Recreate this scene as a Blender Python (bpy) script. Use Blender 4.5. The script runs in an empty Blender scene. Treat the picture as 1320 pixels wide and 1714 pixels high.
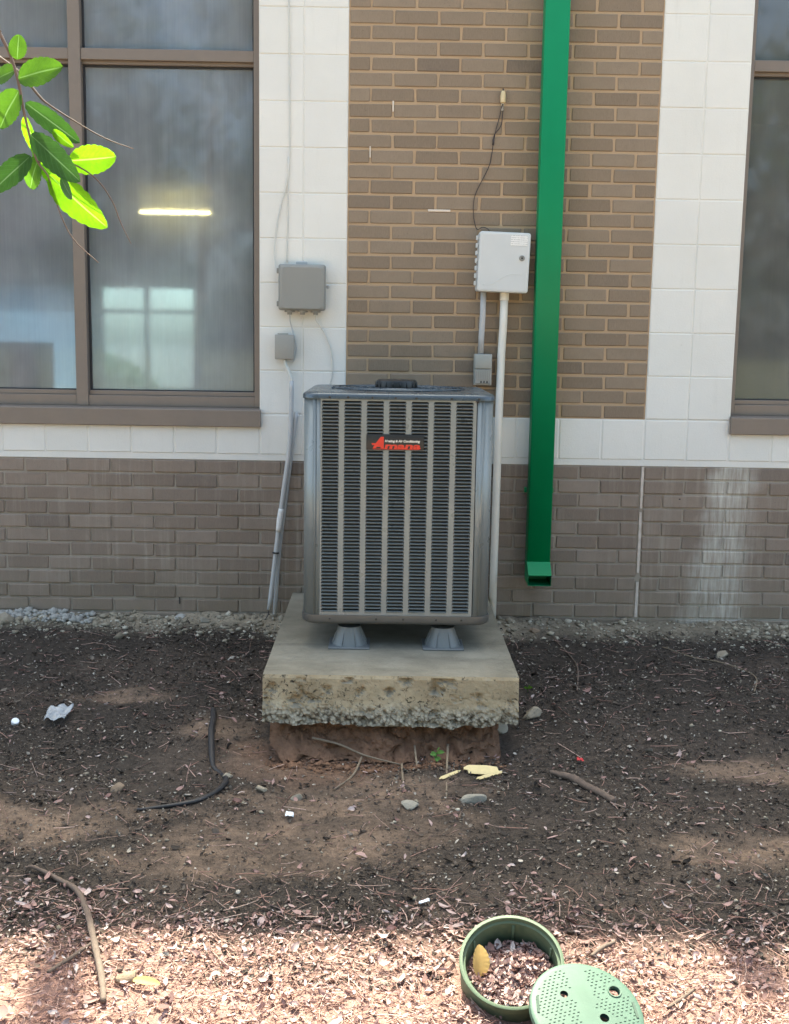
import bpy, bmesh, math, random
import numpy as np
from mathutils import Matrix, Vector

random.seed(7)
rng = np.random.default_rng(11)
S = bpy.context.scene
COL = S.collection

# ------------------------------------------------------------------ camera
cam_d = bpy.data.cameras.new('camera')
cam = bpy.data.objects.new('camera', cam_d)
COL.objects.link(cam)
S.camera = cam
cam_d.sensor_fit = 'HORIZONTAL'
cam_d.sensor_width = 36.0
cam_d.lens = 36.0 * 1915.0 / 1320.0
cam_d.clip_start = 0.05
cam_d.clip_end = 600.0


def cam_axes(p, y, r):
    f = Vector((math.sin(y) * math.cos(p), math.cos(y) * math.cos(p), -math.sin(p)))
    rt = Vector((math.cos(y), -math.sin(y), 0))
    up = rt.cross(f)
    return math.cos(r) * rt + math.sin(r) * up, -math.sin(r) * rt + math.cos(r) * up, f


_r, _u, _f = cam_axes(0.150214, 0.0096259, 0.0158995)
cam.matrix_world = Matrix(((_r.x, _u.x, -_f.x, 0.18705), (_r.y, _u.y, -_f.y, -5.43247),
                           (_r.z, _u.z, -_f.z, 0.58302), (0, 0, 0, 1)))

# ------------------------------------------------------------------ sky, sun, exposure
SUN_EL = math.radians(62.0)
SUN_AZ = math.radians(-7.0)          # measured from +Y (behind the building) towards +X
W = bpy.data.worlds.new('World')
S.world = W
W.use_nodes = True
wn = W.node_tree
wn.nodes.clear()
sky = wn.nodes.new('ShaderNodeTexSky')
sky.sky_type = 'NISHITA'
sky.sun_disc = False
sky.sun_elevation = SUN_EL
sky.sun_rotation = SUN_AZ
sky.air_density = 0.6
sky.dust_density = 4.0
sky.ozone_density = 0.3
bg = wn.nodes.new('ShaderNodeBackground')
bg.inputs['Strength'].default_value = 0.15
wo = wn.nodes.new('ShaderNodeOutputWorld')
wn.links.new(sky.outputs[0], bg.inputs[0])
wn.links.new(bg.outputs[0], wo.inputs[0])

sun_d = bpy.data.lights.new('sun', 'SUN')
sun_d.energy = 2.85
sun_d.angle = math.radians(0.55)
sun_d.color = (1.0, 0.95, 0.89)
sun = bpy.data.objects.new('sun', sun_d)
COL.objects.link(sun)
to_sun = Vector((math.sin(SUN_AZ) * math.cos(SUN_EL), math.cos(SUN_AZ) * math.cos(SUN_EL), math.sin(SUN_EL)))
sun.rotation_euler = to_sun.to_track_quat('Z', 'Y').to_euler()
sun.location = to_sun * 30

S.render.engine = 'CYCLES'
S.view_settings.view_transform = 'Standard'
S.view_settings.look = 'None'
S.view_settings.exposure = 2.55
S.view_settings.use_white_balance = True      # camera balanced for open shade
S.view_settings.white_balance_temperature = 7200
S.view_settings.white_balance_tint = -5
S.view_settings.gamma = 1.0
S.view_settings.use_curve_mapping = False
S.cycles.use_denoising = True
S.cycles.max_bounces = 8
S.cycles.diffuse_bounces = 4
S.cycles.transparent_max_bounces = 16
S.cycles.caustics_reflective = False
S.cycles.caustics_refractive = False
S.cycles.sample_clamp_indirect = 6.0


# ------------------------------------------------------------------ numpy noise
def _hash(ix, iy, s):
    h = (ix.astype(np.int64) * 374761393 + iy.astype(np.int64) * 668265263 + s * 974711) & 0x7fffffff
    h = ((h ^ (h >> 13)) * 1274126177) & 0x7fffffff
    return ((h ^ (h >> 16)) & 0xffff) / 65535.0


def vnoise(x, y, s=0):
    x = np.asarray(x, float)
    y = np.asarray(y, float)
    ix, iy = np.floor(x), np.floor(y)
    fx, fy = x - ix, y - iy
    fx, fy = fx * fx * (3 - 2 * fx), fy * fy * (3 - 2 * fy)
    a, b = _hash(ix, iy, s), _hash(ix + 1, iy, s)
    c, d = _hash(ix, iy + 1, s), _hash(ix + 1, iy + 1, s)
    return (a + (b - a) * fx) * (1 - fy) + (c + (d - c) * fx) * fy


def fbm(x, y, s=0, o=4):
    t, a, n = 0.0, 1.0, 0.0
    for k in range(o):
        t = t + a * vnoise(np.asarray(x) * 2 ** k + 17.3 * k, np.asarray(y) * 2 ** k - 9.1 * k, s + k)
        n += a
        a *= 0.5
    return t / n


def sstep(a, b, x):
    t = np.clip((np.asarray(x, float) - a) / (b - a), 0, 1)
    return t * t * (3 - 2 * t)


# ------------------------------------------------------------------ materials
class NT:
    def __init__(self, name):
        self.m = bpy.data.materials.new(name)
        self.m.use_nodes = True
        self.t = self.m.node_tree
        self.t.nodes.clear()
        self.out = self.t.nodes.new('ShaderNodeOutputMaterial')

    def n(self, typ, **kw):
        nd = self.t.nodes.new('ShaderNode' + typ)
        for k, v in kw.items():
            setattr(nd, k, v)
        return nd

    def l(self, a, b):
        self.t.links.new(a, b)

    def val(self, sock, v):
        if isinstance(v, bpy.types.NodeSocket):
            self.l(v, sock)
        else:
            if sock.type == 'RGBA' and len(v) == 3:
                v = (*v, 1)
            sock.default_value = v

    def noise(self, vec, scale, detail=3, rough=0.55, dist=0.0):
        nd = self.n('TexNoise')
        if vec is not None:
            self.l(vec, nd.inputs['Vector'])
        nd.inputs['Scale'].default_value = scale
        nd.inputs['Detail'].default_value = detail
        nd.inputs['Roughness'].default_value = rough
        nd.inputs['Distortion'].default_value = dist
        return nd.outputs['Fac']

    def mapping(self, vec, scale=(1, 1, 1), loc=(0, 0, 0)):
        nd = self.n('Mapping')
        self.l(vec, nd.inputs['Vector'])
        nd.inputs['Scale'].default_value = scale
        nd.inputs['Location'].default_value = loc
        return nd.outputs[0]

    def ramp(self, fac, stops, interp='LINEAR'):
        nd = self.n('ValToRGB')
        nd.color_ramp.interpolation = interp
        cr = nd.color_ramp
        while len(cr.elements) < len(stops):
            cr.elements.new(0.5)
        for e, (p, c) in zip(cr.elements, stops):
            e.position = p
            e.color = (c, c, c, 1) if isinstance(c, (int, float)) else (*c, 1)
        self.l(fac, nd.inputs[0])
        return nd.outputs[0]

    def mix(self, fac, a, b, blend='MIX'):
        nd = self.n('Mix', data_type='RGBA', blend_type=blend)
        self.val(nd.inputs[0], fac)
        self.val(nd.inputs[6], a)
        self.val(nd.inputs[7], b)
        return nd.outputs[2]

    def math(self, op, a, b=0.0, clamp=False):
        nd = self.n('Math', operation=op, use_clamp=clamp)
        self.val(nd.inputs[0], a)
        self.val(nd.inputs[1], b)
        return nd.outputs[0]

    def bump(self, h, strength=0.3, dist=0.002, normal=None):
        nd = self.n('Bump')
        nd.inputs['Strength'].default_value = strength
        nd.inputs['Distance'].default_value = dist
        self.l(h, nd.inputs['Height'])
        if normal is not None:
            self.l(normal, nd.inputs['Normal'])
        return nd.outputs[0]

    def pbr(self, color, rough=0.8, metal=0.0, normal=None, spec=0.5, coat=0.0):
        p = self.n('BsdfPrincipled')
        self.val(p.inputs['Base Color'], color)
        self.val(p.inputs['Roughness'], rough)
        self.val(p.inputs['Metallic'], metal)
        p.inputs['Specular IOR Level'].default_value = spec
        if coat:
            p.inputs['Coat Weight'].default_value = coat
        if normal is not None:
            self.l(normal, p.inputs['Normal'])
        return p.outputs[0]

    def done(self, sh):
        self.l(sh, self.out.inputs[0])
        return self.m

    @property
    def pos(self):
        return self.n('NewGeometry').outputs['Position']

    @property
    def obj(self):
        return self.n('TexCoord').outputs['Object']

    @property
    def rnd(self):
        return self.n('ObjectInfo').outputs['Random']

    @property
    def isl(self):
        return self.n('NewGeometry').outputs['Random Per Island']


def plain(name, color, rough=0.6, metal=0.0, var=0.12, scale=30.0, bump=0.0, spec=0.5):
    """painted / plastic / metal surface with faint mottling"""
    t = NT(name)
    f = t.noise(t.pos, scale, 4, 0.6)
    lo = tuple(c * (1 - var) for c in color)
    hi = tuple(min(1, c * (1 + var)) for c in color)
    c = t.mix(f, lo, hi)
    r = t.ramp(t.noise(t.pos, scale * 0.4, 3), [(0.3, max(0.05, rough - 0.08)), (0.7, min(1, rough + 0.08))])
    nrm = t.bump(t.noise(t.pos, scale * 8, 2), bump, 0.001) if bump else None
    return t.done(t.pbr(c, r, metal, nrm, spec))


def salts(t, base, pos):
    """pale run-off streaks and the broad white stain on the base wall"""
    sx = t.n('SeparateXYZ')
    t.l(pos, sx.inputs[0])
    X, Z = sx.outputs[0], sx.outputs[2]
    # light run-off streaks (salts), vertical
    st = t.noise(t.mapping(pos, (34, 1, 1.6)), 1.0, 5, 0.65)
    amt = t.ramp(t.noise(t.mapping(pos, (2.2, 1, 3.0)), 1.0, 3), [(0.38, 0.0), (0.7, 1.0)])
    st = t.math('MULTIPLY', t.ramp(st, [(0.5, 0.0), (0.78, 1.0)]), amt)
    base = t.mix(t.math('MULTIPLY', st, 0.70), base, (0.50, 0.47, 0.40))
    # the broad white salt stain below the window corner: widens to the ground
    left = t.math('ADD', 1.745, t.math('MULTIPLY', Z, 0.19))           # left limit moves left going down
    wob = t.math('MULTIPLY', t.math('SUBTRACT', t.noise(t.mapping(pos, (3, 1, 7)), 1.0, 4), 0.5), 0.20)
    a = t.math('SUBTRACT', t.math('ADD', X, wob), left)
    inl = t.ramp(t.math('MULTIPLY', a, 6.0), [(0.0, 0.0), (0.55, 1.0)])
    inr = t.ramp(t.math('MULTIPLY', t.math('SUBTRACT', t.math('ADD', 1.995, wob), X), 6.0), [(0.0, 0.0), (0.7, 1.0)])
    band = t.math('MULTIPLY', inl, inr)
    txt = t.ramp(t.noise(t.mapping(pos, (60, 1, 5)), 1.0, 5, 0.7), [(0.32, 0.05), (0.70, 1.0)])
    base = t.mix(t.math('MULTIPLY', t.math('MULTIPLY', band, txt), 0.90), base, (0.60, 0.585, 0.53))
    return base, Z


def brick_mat(name, cols, lower):
    t = NT(name)
    base = t.ramp(t.rnd, [(0.0, cols[0]), (0.35, cols[1]), (0.7, cols[2]), (0.93, cols[1]), (1.0, cols[3])])
    pos = t.pos
    base = t.mix(t.ramp(t.noise(pos, 14, 4, 0.65), [(0.3, 0.0), (0.7, 0.5)]), base, tuple(c * 0.82 for c in cols[1]))
    # dark iron specks and wire-cut grain
    base = t.mix(t.ramp(t.noise(pos, 260, 2, 0.5), [(0.66, 0.0), (0.74, 0.7)]), base, tuple(c * 0.35 for c in cols[1]))
    base = t.mix(t.ramp(t.noise(t.mapping(pos, (420, 420, 60)), 1.0, 2), [(0.35, 0.0), (0.8, 0.35)]), base,
                 tuple(min(1, c * 1.35) for c in cols[1]))
    if lower:
        base, Z = salts(t, base, pos)
        # splash-back soil near the ground
        sp = t.n('MapRange')
        t.l(Z, sp.inputs[0])
        sp.inputs[1].default_value = -0.42
        sp.inputs[2].default_value = -0.78
        base = t.mix(t.math('MULTIPLY', sp.outputs[0], t.ramp(t.noise(pos, 9, 4), [(0.35, 0.1), (0.7, 0.6)])), base,
                     (0.21, 0.175, 0.12))
    h = t.math('ADD', t.noise(pos, 300, 3), t.math('MULTIPLY', t.noise(t.mapping(pos, (500, 500, 40)), 1.0, 2), 0.8))
    return t.done(t.pbr(base, 0.9, 0, t.bump(h, 0.5, 0.0016), 0.25))


def mortar_mat(name, c1, c2, lower=False):
    t = NT(name)
    c = t.mix(t.noise(t.pos, 7, 4), c1, c2)
    c = t.mix(t.ramp(t.noise(t.pos, 420, 2), [(0.55, 0), (0.75, 0.5)]), c, tuple(v * 0.6 for v in c1))
    if lower:
        c, _z = salts(t, c, t.pos)
    return t.done(t.pbr(c, 0.95, 0, t.bump(t.noise(t.pos, 500, 3), 0.6, 0.002), 0.2))


def block_mat():
    t = NT('painted_block')
    c = t.ramp(t.rnd, [(0, (0.70, 0.70, 0.67)), (0.5, (0.74, 0.735, 0.70)), (1, (0.71, 0.71, 0.685))])
    c = t.mix(t.ramp(t.noise(t.pos, 3.5, 5, 0.6), [(0.4, 0), (0.75, 0.35)]), c, (0.62, 0.61, 0.57))
    # faint drip dirt
    d = t.ramp(t.noise(t.mapping(t.pos, (26, 1, 2.2)), 1.0, 5, 0.7), [(0.58, 0), (0.85, 0.30)])
    c = t.mix(d, c, (0.50, 0.49, 0.45))
    c = t.mix(t.ramp(t.noise(t.pos, 60, 3), [(0.70, 0), (0.78, 0.35)]), c, (0.45, 0.44, 0.41))
    h = t.math('ADD', t.noise(t.pos, 130, 4, 0.7), t.math('MULTIPLY', t.noise(t.pos, 30, 2), 0.6))
    return t.done(t.pbr(c, 0.62, 0, t.bump(h, 0.35, 0.003), 0.35))


def concrete_mat():
    t = NT('pad_concrete')
    pos = t.pos
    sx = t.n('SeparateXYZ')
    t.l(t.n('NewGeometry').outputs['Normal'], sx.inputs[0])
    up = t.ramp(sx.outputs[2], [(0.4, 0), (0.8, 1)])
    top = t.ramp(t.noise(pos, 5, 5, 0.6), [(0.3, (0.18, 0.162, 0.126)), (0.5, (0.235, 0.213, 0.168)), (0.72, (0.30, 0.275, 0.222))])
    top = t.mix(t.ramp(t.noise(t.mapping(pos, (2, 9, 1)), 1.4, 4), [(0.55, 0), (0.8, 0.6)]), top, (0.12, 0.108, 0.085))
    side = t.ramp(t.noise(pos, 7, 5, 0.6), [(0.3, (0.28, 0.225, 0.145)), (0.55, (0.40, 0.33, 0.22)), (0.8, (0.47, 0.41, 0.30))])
    pits = t.math('MULTIPLY', t.ramp(t.noise(pos, 62, 6, 0.75, 0.8), [(0.53, 0), (0.60, 1)]), t.ramp(t.noise(pos, 8, 4, 0.7), [(0.40, 0), (0.56, 1)]))
    side = t.mix(pits, side, (0.05, 0.042, 0.032))
    sz = t.n('SeparateXYZ')
    t.l(pos, sz.inputs[0])
    mr = t.n('MapRange')
    t.l(t.math('ADD', sz.outputs[2], t.math('MULTIPLY', t.noise(pos, 12, 3), 0.05)), mr.inputs[0])
    mr.inputs[1].default_value = -0.715
    mr.inputs[2].default_value = -0.76
    agg = t.n('TexVoronoi')
    t.l(pos, agg.inputs['Vector'])
    agg.inputs['Scale'].default_value = 75
    aggc = t.ramp(agg.outputs['Distance'], [(0.0, (0.50, 0.475, 0.40)), (0.4, (0.34, 0.315, 0.25)), (0.75, (0.09, 0.075, 0.055))])
    side = t.mix(mr.outputs[0], side, aggc)
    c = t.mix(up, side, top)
    c = t.mix(t.ramp(t.noise(pos, 300, 2), [(0.6, 0), (0.8, 0.35)]), c, (0.12, 0.11, 0.09))
    h = t.math('SUBTRACT', t.math('ADD', t.noise(pos, 160, 4, 0.7), t.math('MULTIPLY', t.noise(pos, 30, 3), 1.0)), t.math('MULTIPLY', pits, 1.5))
    return t.done(t.pbr(c, 0.9, 0, t.bump(h, 0.5, 0.003), 0.25))


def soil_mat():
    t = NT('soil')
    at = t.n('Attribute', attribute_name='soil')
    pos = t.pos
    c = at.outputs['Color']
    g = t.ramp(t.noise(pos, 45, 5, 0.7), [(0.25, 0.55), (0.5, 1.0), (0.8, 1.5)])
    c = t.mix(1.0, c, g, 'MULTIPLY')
    c = t.mix(t.ramp(t.noise(pos, 170, 3, 0.6), [(0.62, 0), (0.72, 0.6)]), c, (0.20, 0.17, 0.14))
    c = t.mix(t.ramp(t.noise(pos, 120, 3, 0.6), [(0.60, 0), (0.75, 0.6)]), c, (0.02, 0.016, 0.013))
    h = t.math('ADD', t.noise(pos, 90, 5, 0.7), t.math('MULTIPLY', t.noise(pos, 24, 3), 1.3))
    return t.done(t.pbr(c, 1.0, 0, t.bump(h, 0.8, 0.012), 0.12))


def scatter_mat(name, stops, rough=0.85, trans=0.0, fine=120):
    t = NT(name)
    c = t.ramp(t.isl, stops)
    c = t.mix(t.ramp(t.noise(t.pos, fine, 3), [(0.4, 0), (0.75, 0.45)]), c, tuple(v * 0.45 for v in stops[len(stops) // 2][1]))
    sh = t.pbr(c, rough, 0, None, 0.2)
    if trans:
        tr = t.n('BsdfTranslucent')
        t.l(c, tr.inputs[0])
        mx = t.n('MixShader')
        mx.inputs[0].default_value = trans
        t.l(sh, mx.inputs[1])
        t.l(tr.outputs[0], mx.inputs[2])
        sh = mx.outputs[0]
    return t.done(sh)


def rock_mat(name, a, b):
    t = NT(name)
    c = t.mix(t.noise(t.pos, 28, 5, 0.7), a, b)
    c = t.mix(t.ramp(t.noise(t.pos, 150, 2), [(0.6, 0), (0.75, 0.6)]), c, tuple(v * 0.4 for v in a))
    return t.done(t.pbr(c, 0.92, 0, t.bump(t.noise(t.pos, 110, 4), 0.6, 0.004), 0.2))


def leaf_mat(name, col, tcol, tr=0.5):
    t = NT(name)
    uv = t.n('TexCoord').outputs['UV']
    sx = t.n('SeparateXYZ')
    t.l(uv, sx.inputs[0])
    rib = t.math('ABSOLUTE', t.math('SUBTRACT', sx.outputs[0], 0.5))
    ribm = t.ramp(rib, [(0.0, 1), (0.015, 1), (0.035, 0)])
    # side veins
    w = t.math('SINE', t.math('MULTIPLY', t.math('SUBTRACT', sx.outputs[1], t.math('MULTIPLY', rib, 0.55)), 55.0))
    vein = t.ramp(w, [(0.70, 0), (1.0, 0.45)])
    k = t.math('MAXIMUM', t.math('MULTIPLY', ribm, 0.75), vein)
    n = t.noise(t.pos, 60, 3)
    c = t.mix(n, tuple(v * 0.8 for v in col), tuple(v * 1.25 for v in col))
    c = t.mix(k, c, tuple(min(1, v * 1.9 + 0.02) for v in col))
    tc = t.mix(n, tuple(v * 0.85 for v in tcol), tuple(min(1, v * 1.1) for v in tcol))
    tc = t.mix(t.ramp(t.noise(t.pos, 130, 4, 0.7), [(0.35, 0.45), (0.6, 0.0)]), tc, tuple(v * 0.5 for v in tcol))
    tc = t.mix(vein, tc, tuple(v * 0.55 for v in tcol))
    tc = t.mix(t.math('MULTIPLY', ribm, 0.9), tc, tuple(min(1, v * 1.15 + 0.10) for v in tcol))
    p = t.pbr(c, 0.6, 0, t.bump(k, 0.5, 0.001), 0.2)
    b = t.n('BsdfTranslucent')
    t.l(tc, b.inputs[0])
    mx = t.n('MixShader')
    mx.inputs[0].default_value = tr
    t.l(p, mx.inputs[1])
    t.l(b.outputs[0], mx.inputs[2])
    return t.done(mx.outputs[0])


def glass_mat(name, lo, hi, tint, fog, blur=0.0):
    """window glass with a grey, vertically streaked film of condensation and dust"""
    t = NT(name)
    pos = t.pos
    s1 = t.noise(t.mapping(pos, (110, 1, 3.0)), 1.0, 4, 0.7, 0.3)
    s2 = t.noise(t.mapping(pos, (3.0, 1, 2.2), (3.1, 0, 1.7)), 1.0, 4, 0.6)
    s3 = t.noise(t.mapping(pos, (26, 1, 1.4), (0, 0, 5)), 1.0, 3, 0.6)
    s = t.math('ADD', t.math('MULTIPLY', s1, 0.22), t.math('ADD', t.math('MULTIPLY', s2, 0.62), t.math('MULTIPLY', s3, 0.16)))
    f = t.n('MapRange')
    t.l(s, f.inputs[0])
    f.inputs[1].default_value = 0.36
    f.inputs[2].default_value = 0.64
    f.inputs[3].default_value = lo
    f.inputs[4].default_value = hi
    tp = t.n('BsdfTransparent')
    tp.inputs[0].default_value = (*tint, 1)
    df = t.n('BsdfDiffuse')
    df.inputs[0].default_value = (*fog, 1)
    trl = t.n('BsdfTranslucent')
    trl.inputs[0].default_value = (*fog, 1)
    film = t.n('MixShader')
    film.inputs[0].default_value = 0.25
    t.l(df.outputs[0], film.inputs[1])
    t.l(trl.outputs[0], film.inputs[2])
    clear = tp.outputs[0]
    if blur:
        rf = t.n('BsdfRefraction')
        rf.inputs[0].default_value = (*tint, 1)
        rf.inputs['IOR'].default_value = 1.45
        t.l(t.ramp(s1, [(0.3, blur * 0.6), (0.7, blur * 1.6)]), rf.inputs['Roughness'])
        rw = t.n('BsdfRefraction')                 # heavier droplets: wide soft glow
        rw.inputs[0].default_value = (*tint, 1)
        rw.inputs['IOR'].default_value = 1.45
        rw.inputs['Roughness'].default_value = 0.36
        mb = t.n('MixShader')
        mb.inputs[0].default_value = 0.22
        t.l(rf.outputs[0], mb.inputs[1])
        t.l(rw.outputs[0], mb.inputs[2])
        clear = mb.outputs[0]
    m1 = t.n('MixShader')
    t.l(f.outputs[0], m1.inputs[0])
    t.l(clear, m1.inputs[1])
    t.l(film.outputs[0], m1.inputs[2])
    gl = t.n('BsdfGlossy')
    gl.inputs['Roughness'].default_value = 0.05
    gl.inputs[0].default_value = (0.95, 0.97, 1, 1)
    fr = t.n('Fresnel')
    fr.inputs[0].default_value = 1.52
    m2 = t.n('MixShader')
    t.l(t.math('MULTIPLY', fr.outputs[0], 1.2, True), m2.inputs[0])
    t.l(m1.outputs[0], m2.inputs[1])
    t.l(gl.outputs[0], m2.inputs[2])
    return t.done(m2.outputs[0])


def emit(name, col, st):
    t = NT(name)
    e = t.n('Emission')
    e.inputs[0].default_value = (*col, 1)
    e.inputs[1].default_value = st
    return t.done(e.outputs[0])


M = {}
M['brick_hi'] = brick_mat('taupe_brick', [(0.205, 0.158, 0.116), (0.250, 0.195, 0.144), (0.290, 0.230, 0.172), (0.145, 0.116, 0.095)], False)
M['brick_lo'] = brick_mat('grey_brown_brick', [(0.185, 0.146, 0.120), (0.235, 0.188, 0.155), (0.290, 0.238, 0.200), (0.150, 0.126, 0.112)], True)
M['mortar_hi'] = mortar_mat('tan_mortar', (0.40, 0.285, 0.185), (0.49, 0.365, 0.245))
M['mortar_lo'] = mortar_mat('grey_mortar', (0.27, 0.235, 0.198), (0.42, 0.375, 0.32), True)
M['mortar_pale'] = mortar_mat('pale_patch_mortar', (0.66, 0.58, 0.50), (0.74, 0.68, 0.60))
M['block'] = block_mat()
M['caulk'] = plain('pale_caulk', (0.56, 0.50, 0.45), 0.8, 0, 0.25, 60, 0.3)
M['frame'] = plain('bronze_frame', (0.195, 0.160, 0.135), 0.5, 0.0, 0.10, 20)
M['gasket'] = plain('black_gasket', (0.02, 0.022, 0.028), 0.6)
M['glass_l'] = glass_mat('fogged_glass', 0.17, 0.37, (0.88, 0.955, 1.0), (0.74, 0.78, 0.86), 0.075)  # film's blue cast stands for sky reflection; tint deepens the blue glow
M['glass_r'] = glass_mat('dusty_glass', 0.13, 0.27, (0.62, 0.66, 0.68), (0.62, 0.62, 0.60))
M['concrete'] = concrete_mat()
M['soil'] = soil_mat()
M['metal_ac'] = plain('ac_cabinet_paint', (0.215, 0.240, 0.245), 0.34, 0.20, 0.05, 40)
M['cap_ac'] = plain('ac_dark_cap_sky_tint', (0.075, 0.095, 0.115), 0.28, 0.35, 0.08, 30)  # dark cap, with a blue cast put in for reflected sky
M['pan_ac'] = plain('ac_base_pan_paint', (0.13, 0.13, 0.125), 0.4, 0.4, 0.1, 30)
M['coil'] = plain('ac_coil_dark', (0.033, 0.039, 0.040), 0.6, 0.3, 0.3, 90)
M['black'] = plain('black_plastic', (0.015, 0.016, 0.018), 0.4)
M['screw'] = plain('screw_steel', (0.06, 0.06, 0.06), 0.35, 0.8)
M['foot'] = plain('grey_foot_plastic', (0.165, 0.175, 0.18), 0.42, 0, 0.1, 25)
M['red'] = plain('badge_red', (0.66, 0.035, 0.02), 0.4, 0, 0.05)
M['white_ink'] = plain('badge_white', (0.75, 0.73, 0.66), 0.5, 0, 0.03)
M['green'] = plain('green_downspout_paint', (0.004, 0.225, 0.088), 0.45, 0.0, 0.10, 5, 0, 0.25)
M['pvc'] = plain('cream_pvc', (0.76, 0.73, 0.66), 0.45, 0, 0.10, 8)
M['conduit'] = plain('grey_conduit', (0.45, 0.46, 0.47), 0.5, 0, 0.10, 18)
M['box_w'] = plain('pale_grey_enclosure', (0.58, 0.60, 0.60), 0.45, 0, 0.05, 8)
M['box_g'] = plain('mid_grey_enclosure', (0.25, 0.25, 0.235), 0.5, 0, 0.05, 9)
M['box_s'] = plain('warm_grey_small_box', (0.30, 0.295, 0.275), 0.5, 0, 0.07, 20)
M['plate'] = plain('disconnect_plastic', (0.34, 0.345, 0.32), 0.35, 0, 0.06, 20)
M['cable'] = plain('painted_cable', (0.60, 0.60, 0.57), 0.6, 0, 0.1, 30)
M['cable_d'] = plain('dark_wire', (0.035, 0.027, 0.03), 0.6)
M['brass'] = plain('cream_sensor', (0.62, 0.50, 0.30), 0.5)
M['tape'] = plain('white_tape', (0.70, 0.70, 0.70), 0.5, 0, 0.1, 60)
M['hose'] = plain('black_hose', (0.022, 0.021, 0.024), 0.5, 0, 0.3, 80, 0.3)
M['wood'] = plain('grey_brown_wood', (0.125, 0.090, 0.072), 0.9, 0, 0.4, 60, 0.6)
M['wood2'] = plain('tan_root_wood', (0.125, 0.090, 0.072), 0.85, 0, 0.35, 60, 0.5)
M['twig'] = plain('dry_twig', (0.20, 0.155, 0.11), 0.9, 0, 0.3, 90)
M['splint'] = plain('fresh_yellow_wood', (0.66, 0.53, 0.28), 0.75, 0, 0.15, 70)
M['valve'] = plain('green_valve_plastic', (0.085, 0.120, 0.075), 0.55, 0, 0.25, 22, 0.2, 0.3)
M['lid'] = plain('faded_green_lid', (0.072, 0.124, 0.094), 0.55, 0, 0.22, 14, 0.2, 0.3)
M['lid_d'] = plain('lid_recess', (0.034, 0.066, 0.048), 0.7)
M['rock'] = rock_mat('tan_rock', (0.20, 0.17, 0.13), (0.36, 0.32, 0.26))
M['rock_g'] = rock_mat('grey_rock', (0.20, 0.185, 0.155), (0.36, 0.335, 0.285))
M['rock_b'] = rock_mat('brown_rock', (0.17, 0.12, 0.085), (0.30, 0.23, 0.17))
M['rock_bl'] = rock_mat('blue_grey_rubble', (0.24, 0.235, 0.22), (0.44, 0.43, 0.41))
M['clay'] = rock_mat('red_clay', (0.115, 0.062, 0.038), (0.24, 0.140, 0.092))
M['paint_in'] = plain('interior_wall_paint', (0.58, 0.58, 0.57), 0.8, 0, 0.05, 3)
M['floor_in'] = plain('interior_floor', (0.20, 0.19, 0.18), 0.5, 0, 0.1, 3)
M['shelf'] = plain('brown_shelf_wood', (0.42, 0.27, 0.17), 0.6)
M['coping'] = plain('coping_metal', (0.15, 0.13, 0.115), 0.45, 0.2)
M['roofing'] = plain('roof_membrane', (0.30, 0.30, 0.29), 0.9)
M['lamp'] = emit('fluorescent_tube', (1.0, 0.74, 0.36), 4.0)
M['bark'] = plain('tree_bark', (0.16, 0.12, 0.09), 0.95, 0, 0.35, 25, 0.8)
M['stem'] = plain('young_stem', (0.13, 0.085, 0.07), 0.7, 0, 0.2, 60)
M['leaf'] = leaf_mat('shrub_leaf', (0.040, 0.105, 0.022), (0.105, 0.245, 0.018), 0.5)
M['leaf_d'] = leaf_mat('shaded_shrub_leaf', (0.028, 0.075, 0.022), (0.050, 0.135, 0.02), 0.4)  # darker copy of the leaf, shade put into its colour
M['leaf_l'] = leaf_mat('backlit_shrub_leaf', (0.06, 0.15, 0.015), (0.19, 0.43, 0.015), 0.62)  # brighter copy, backlight put into its colour; the sprout borrows it
M['foliage'] = scatter_mat('tree_foliage', [(0, (0.03, 0.06, 0.018)), (0.5, (0.05, 0.10, 0.03)), (1, (0.08, 0.14, 0.04))], 0.6, 0.35, 3)
M['mulch'] = scatter_mat('dark_mulch', [(0, (0.034, 0.028, 0.025)), (0.45, (0.060, 0.049, 0.043)), (0.72, (0.11, 0.091, 0.078)), (0.88, (0.20, 0.17, 0.145)), (1, (0.48, 0.44, 0.39))], 0.9)
M['litter'] = scatter_mat('dry_leaf_litter', [(0, (0.16, 0.090, 0.082)), (0.25, (0.30, 0.185, 0.17)), (0.6, (0.41, 0.27, 0.25)), (0.88, (0.50, 0.385, 0.37)), (1, (0.60, 0.53, 0.52))], 0.75, 0.12)
M['needle'] = scatter_mat('pine_straw', [(0, (0.24, 0.130, 0.105)), (0.5, (0.38, 0.235, 0.20)), (1, (0.52, 0.38, 0.33))], 0.8)
M['grit'] = scatter_mat('pale_grit', [(0, (0.15, 0.128, 0.098)), (0.55, (0.30, 0.262, 0.205)), (0.9, (0.42, 0.38, 0.31)), (1, (0.60, 0.56, 0.48))], 0.9)
M['deadleaf'] = plain('dead_yellow_leaf', (0.42, 0.27, 0.09), 0.8, 0, 0.3, 80)
M['deadleaf_b'] = plain('dead_brown_leaf', (0.36, 0.22, 0.13), 0.8, 0, 0.3, 80)
M['paperw'] = plain('white_paper', (0.70, 0.74, 0.80), 0.6, 0, 0.05)
M['redbit'] = plain('red_scrap', (0.50, 0.03, 0.04), 0.5)
M['seed'] = leaf_mat('seedling_leaf', (0.09, 0.20, 0.05), (0.2, 0.4, 0.05), 0.3)


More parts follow.
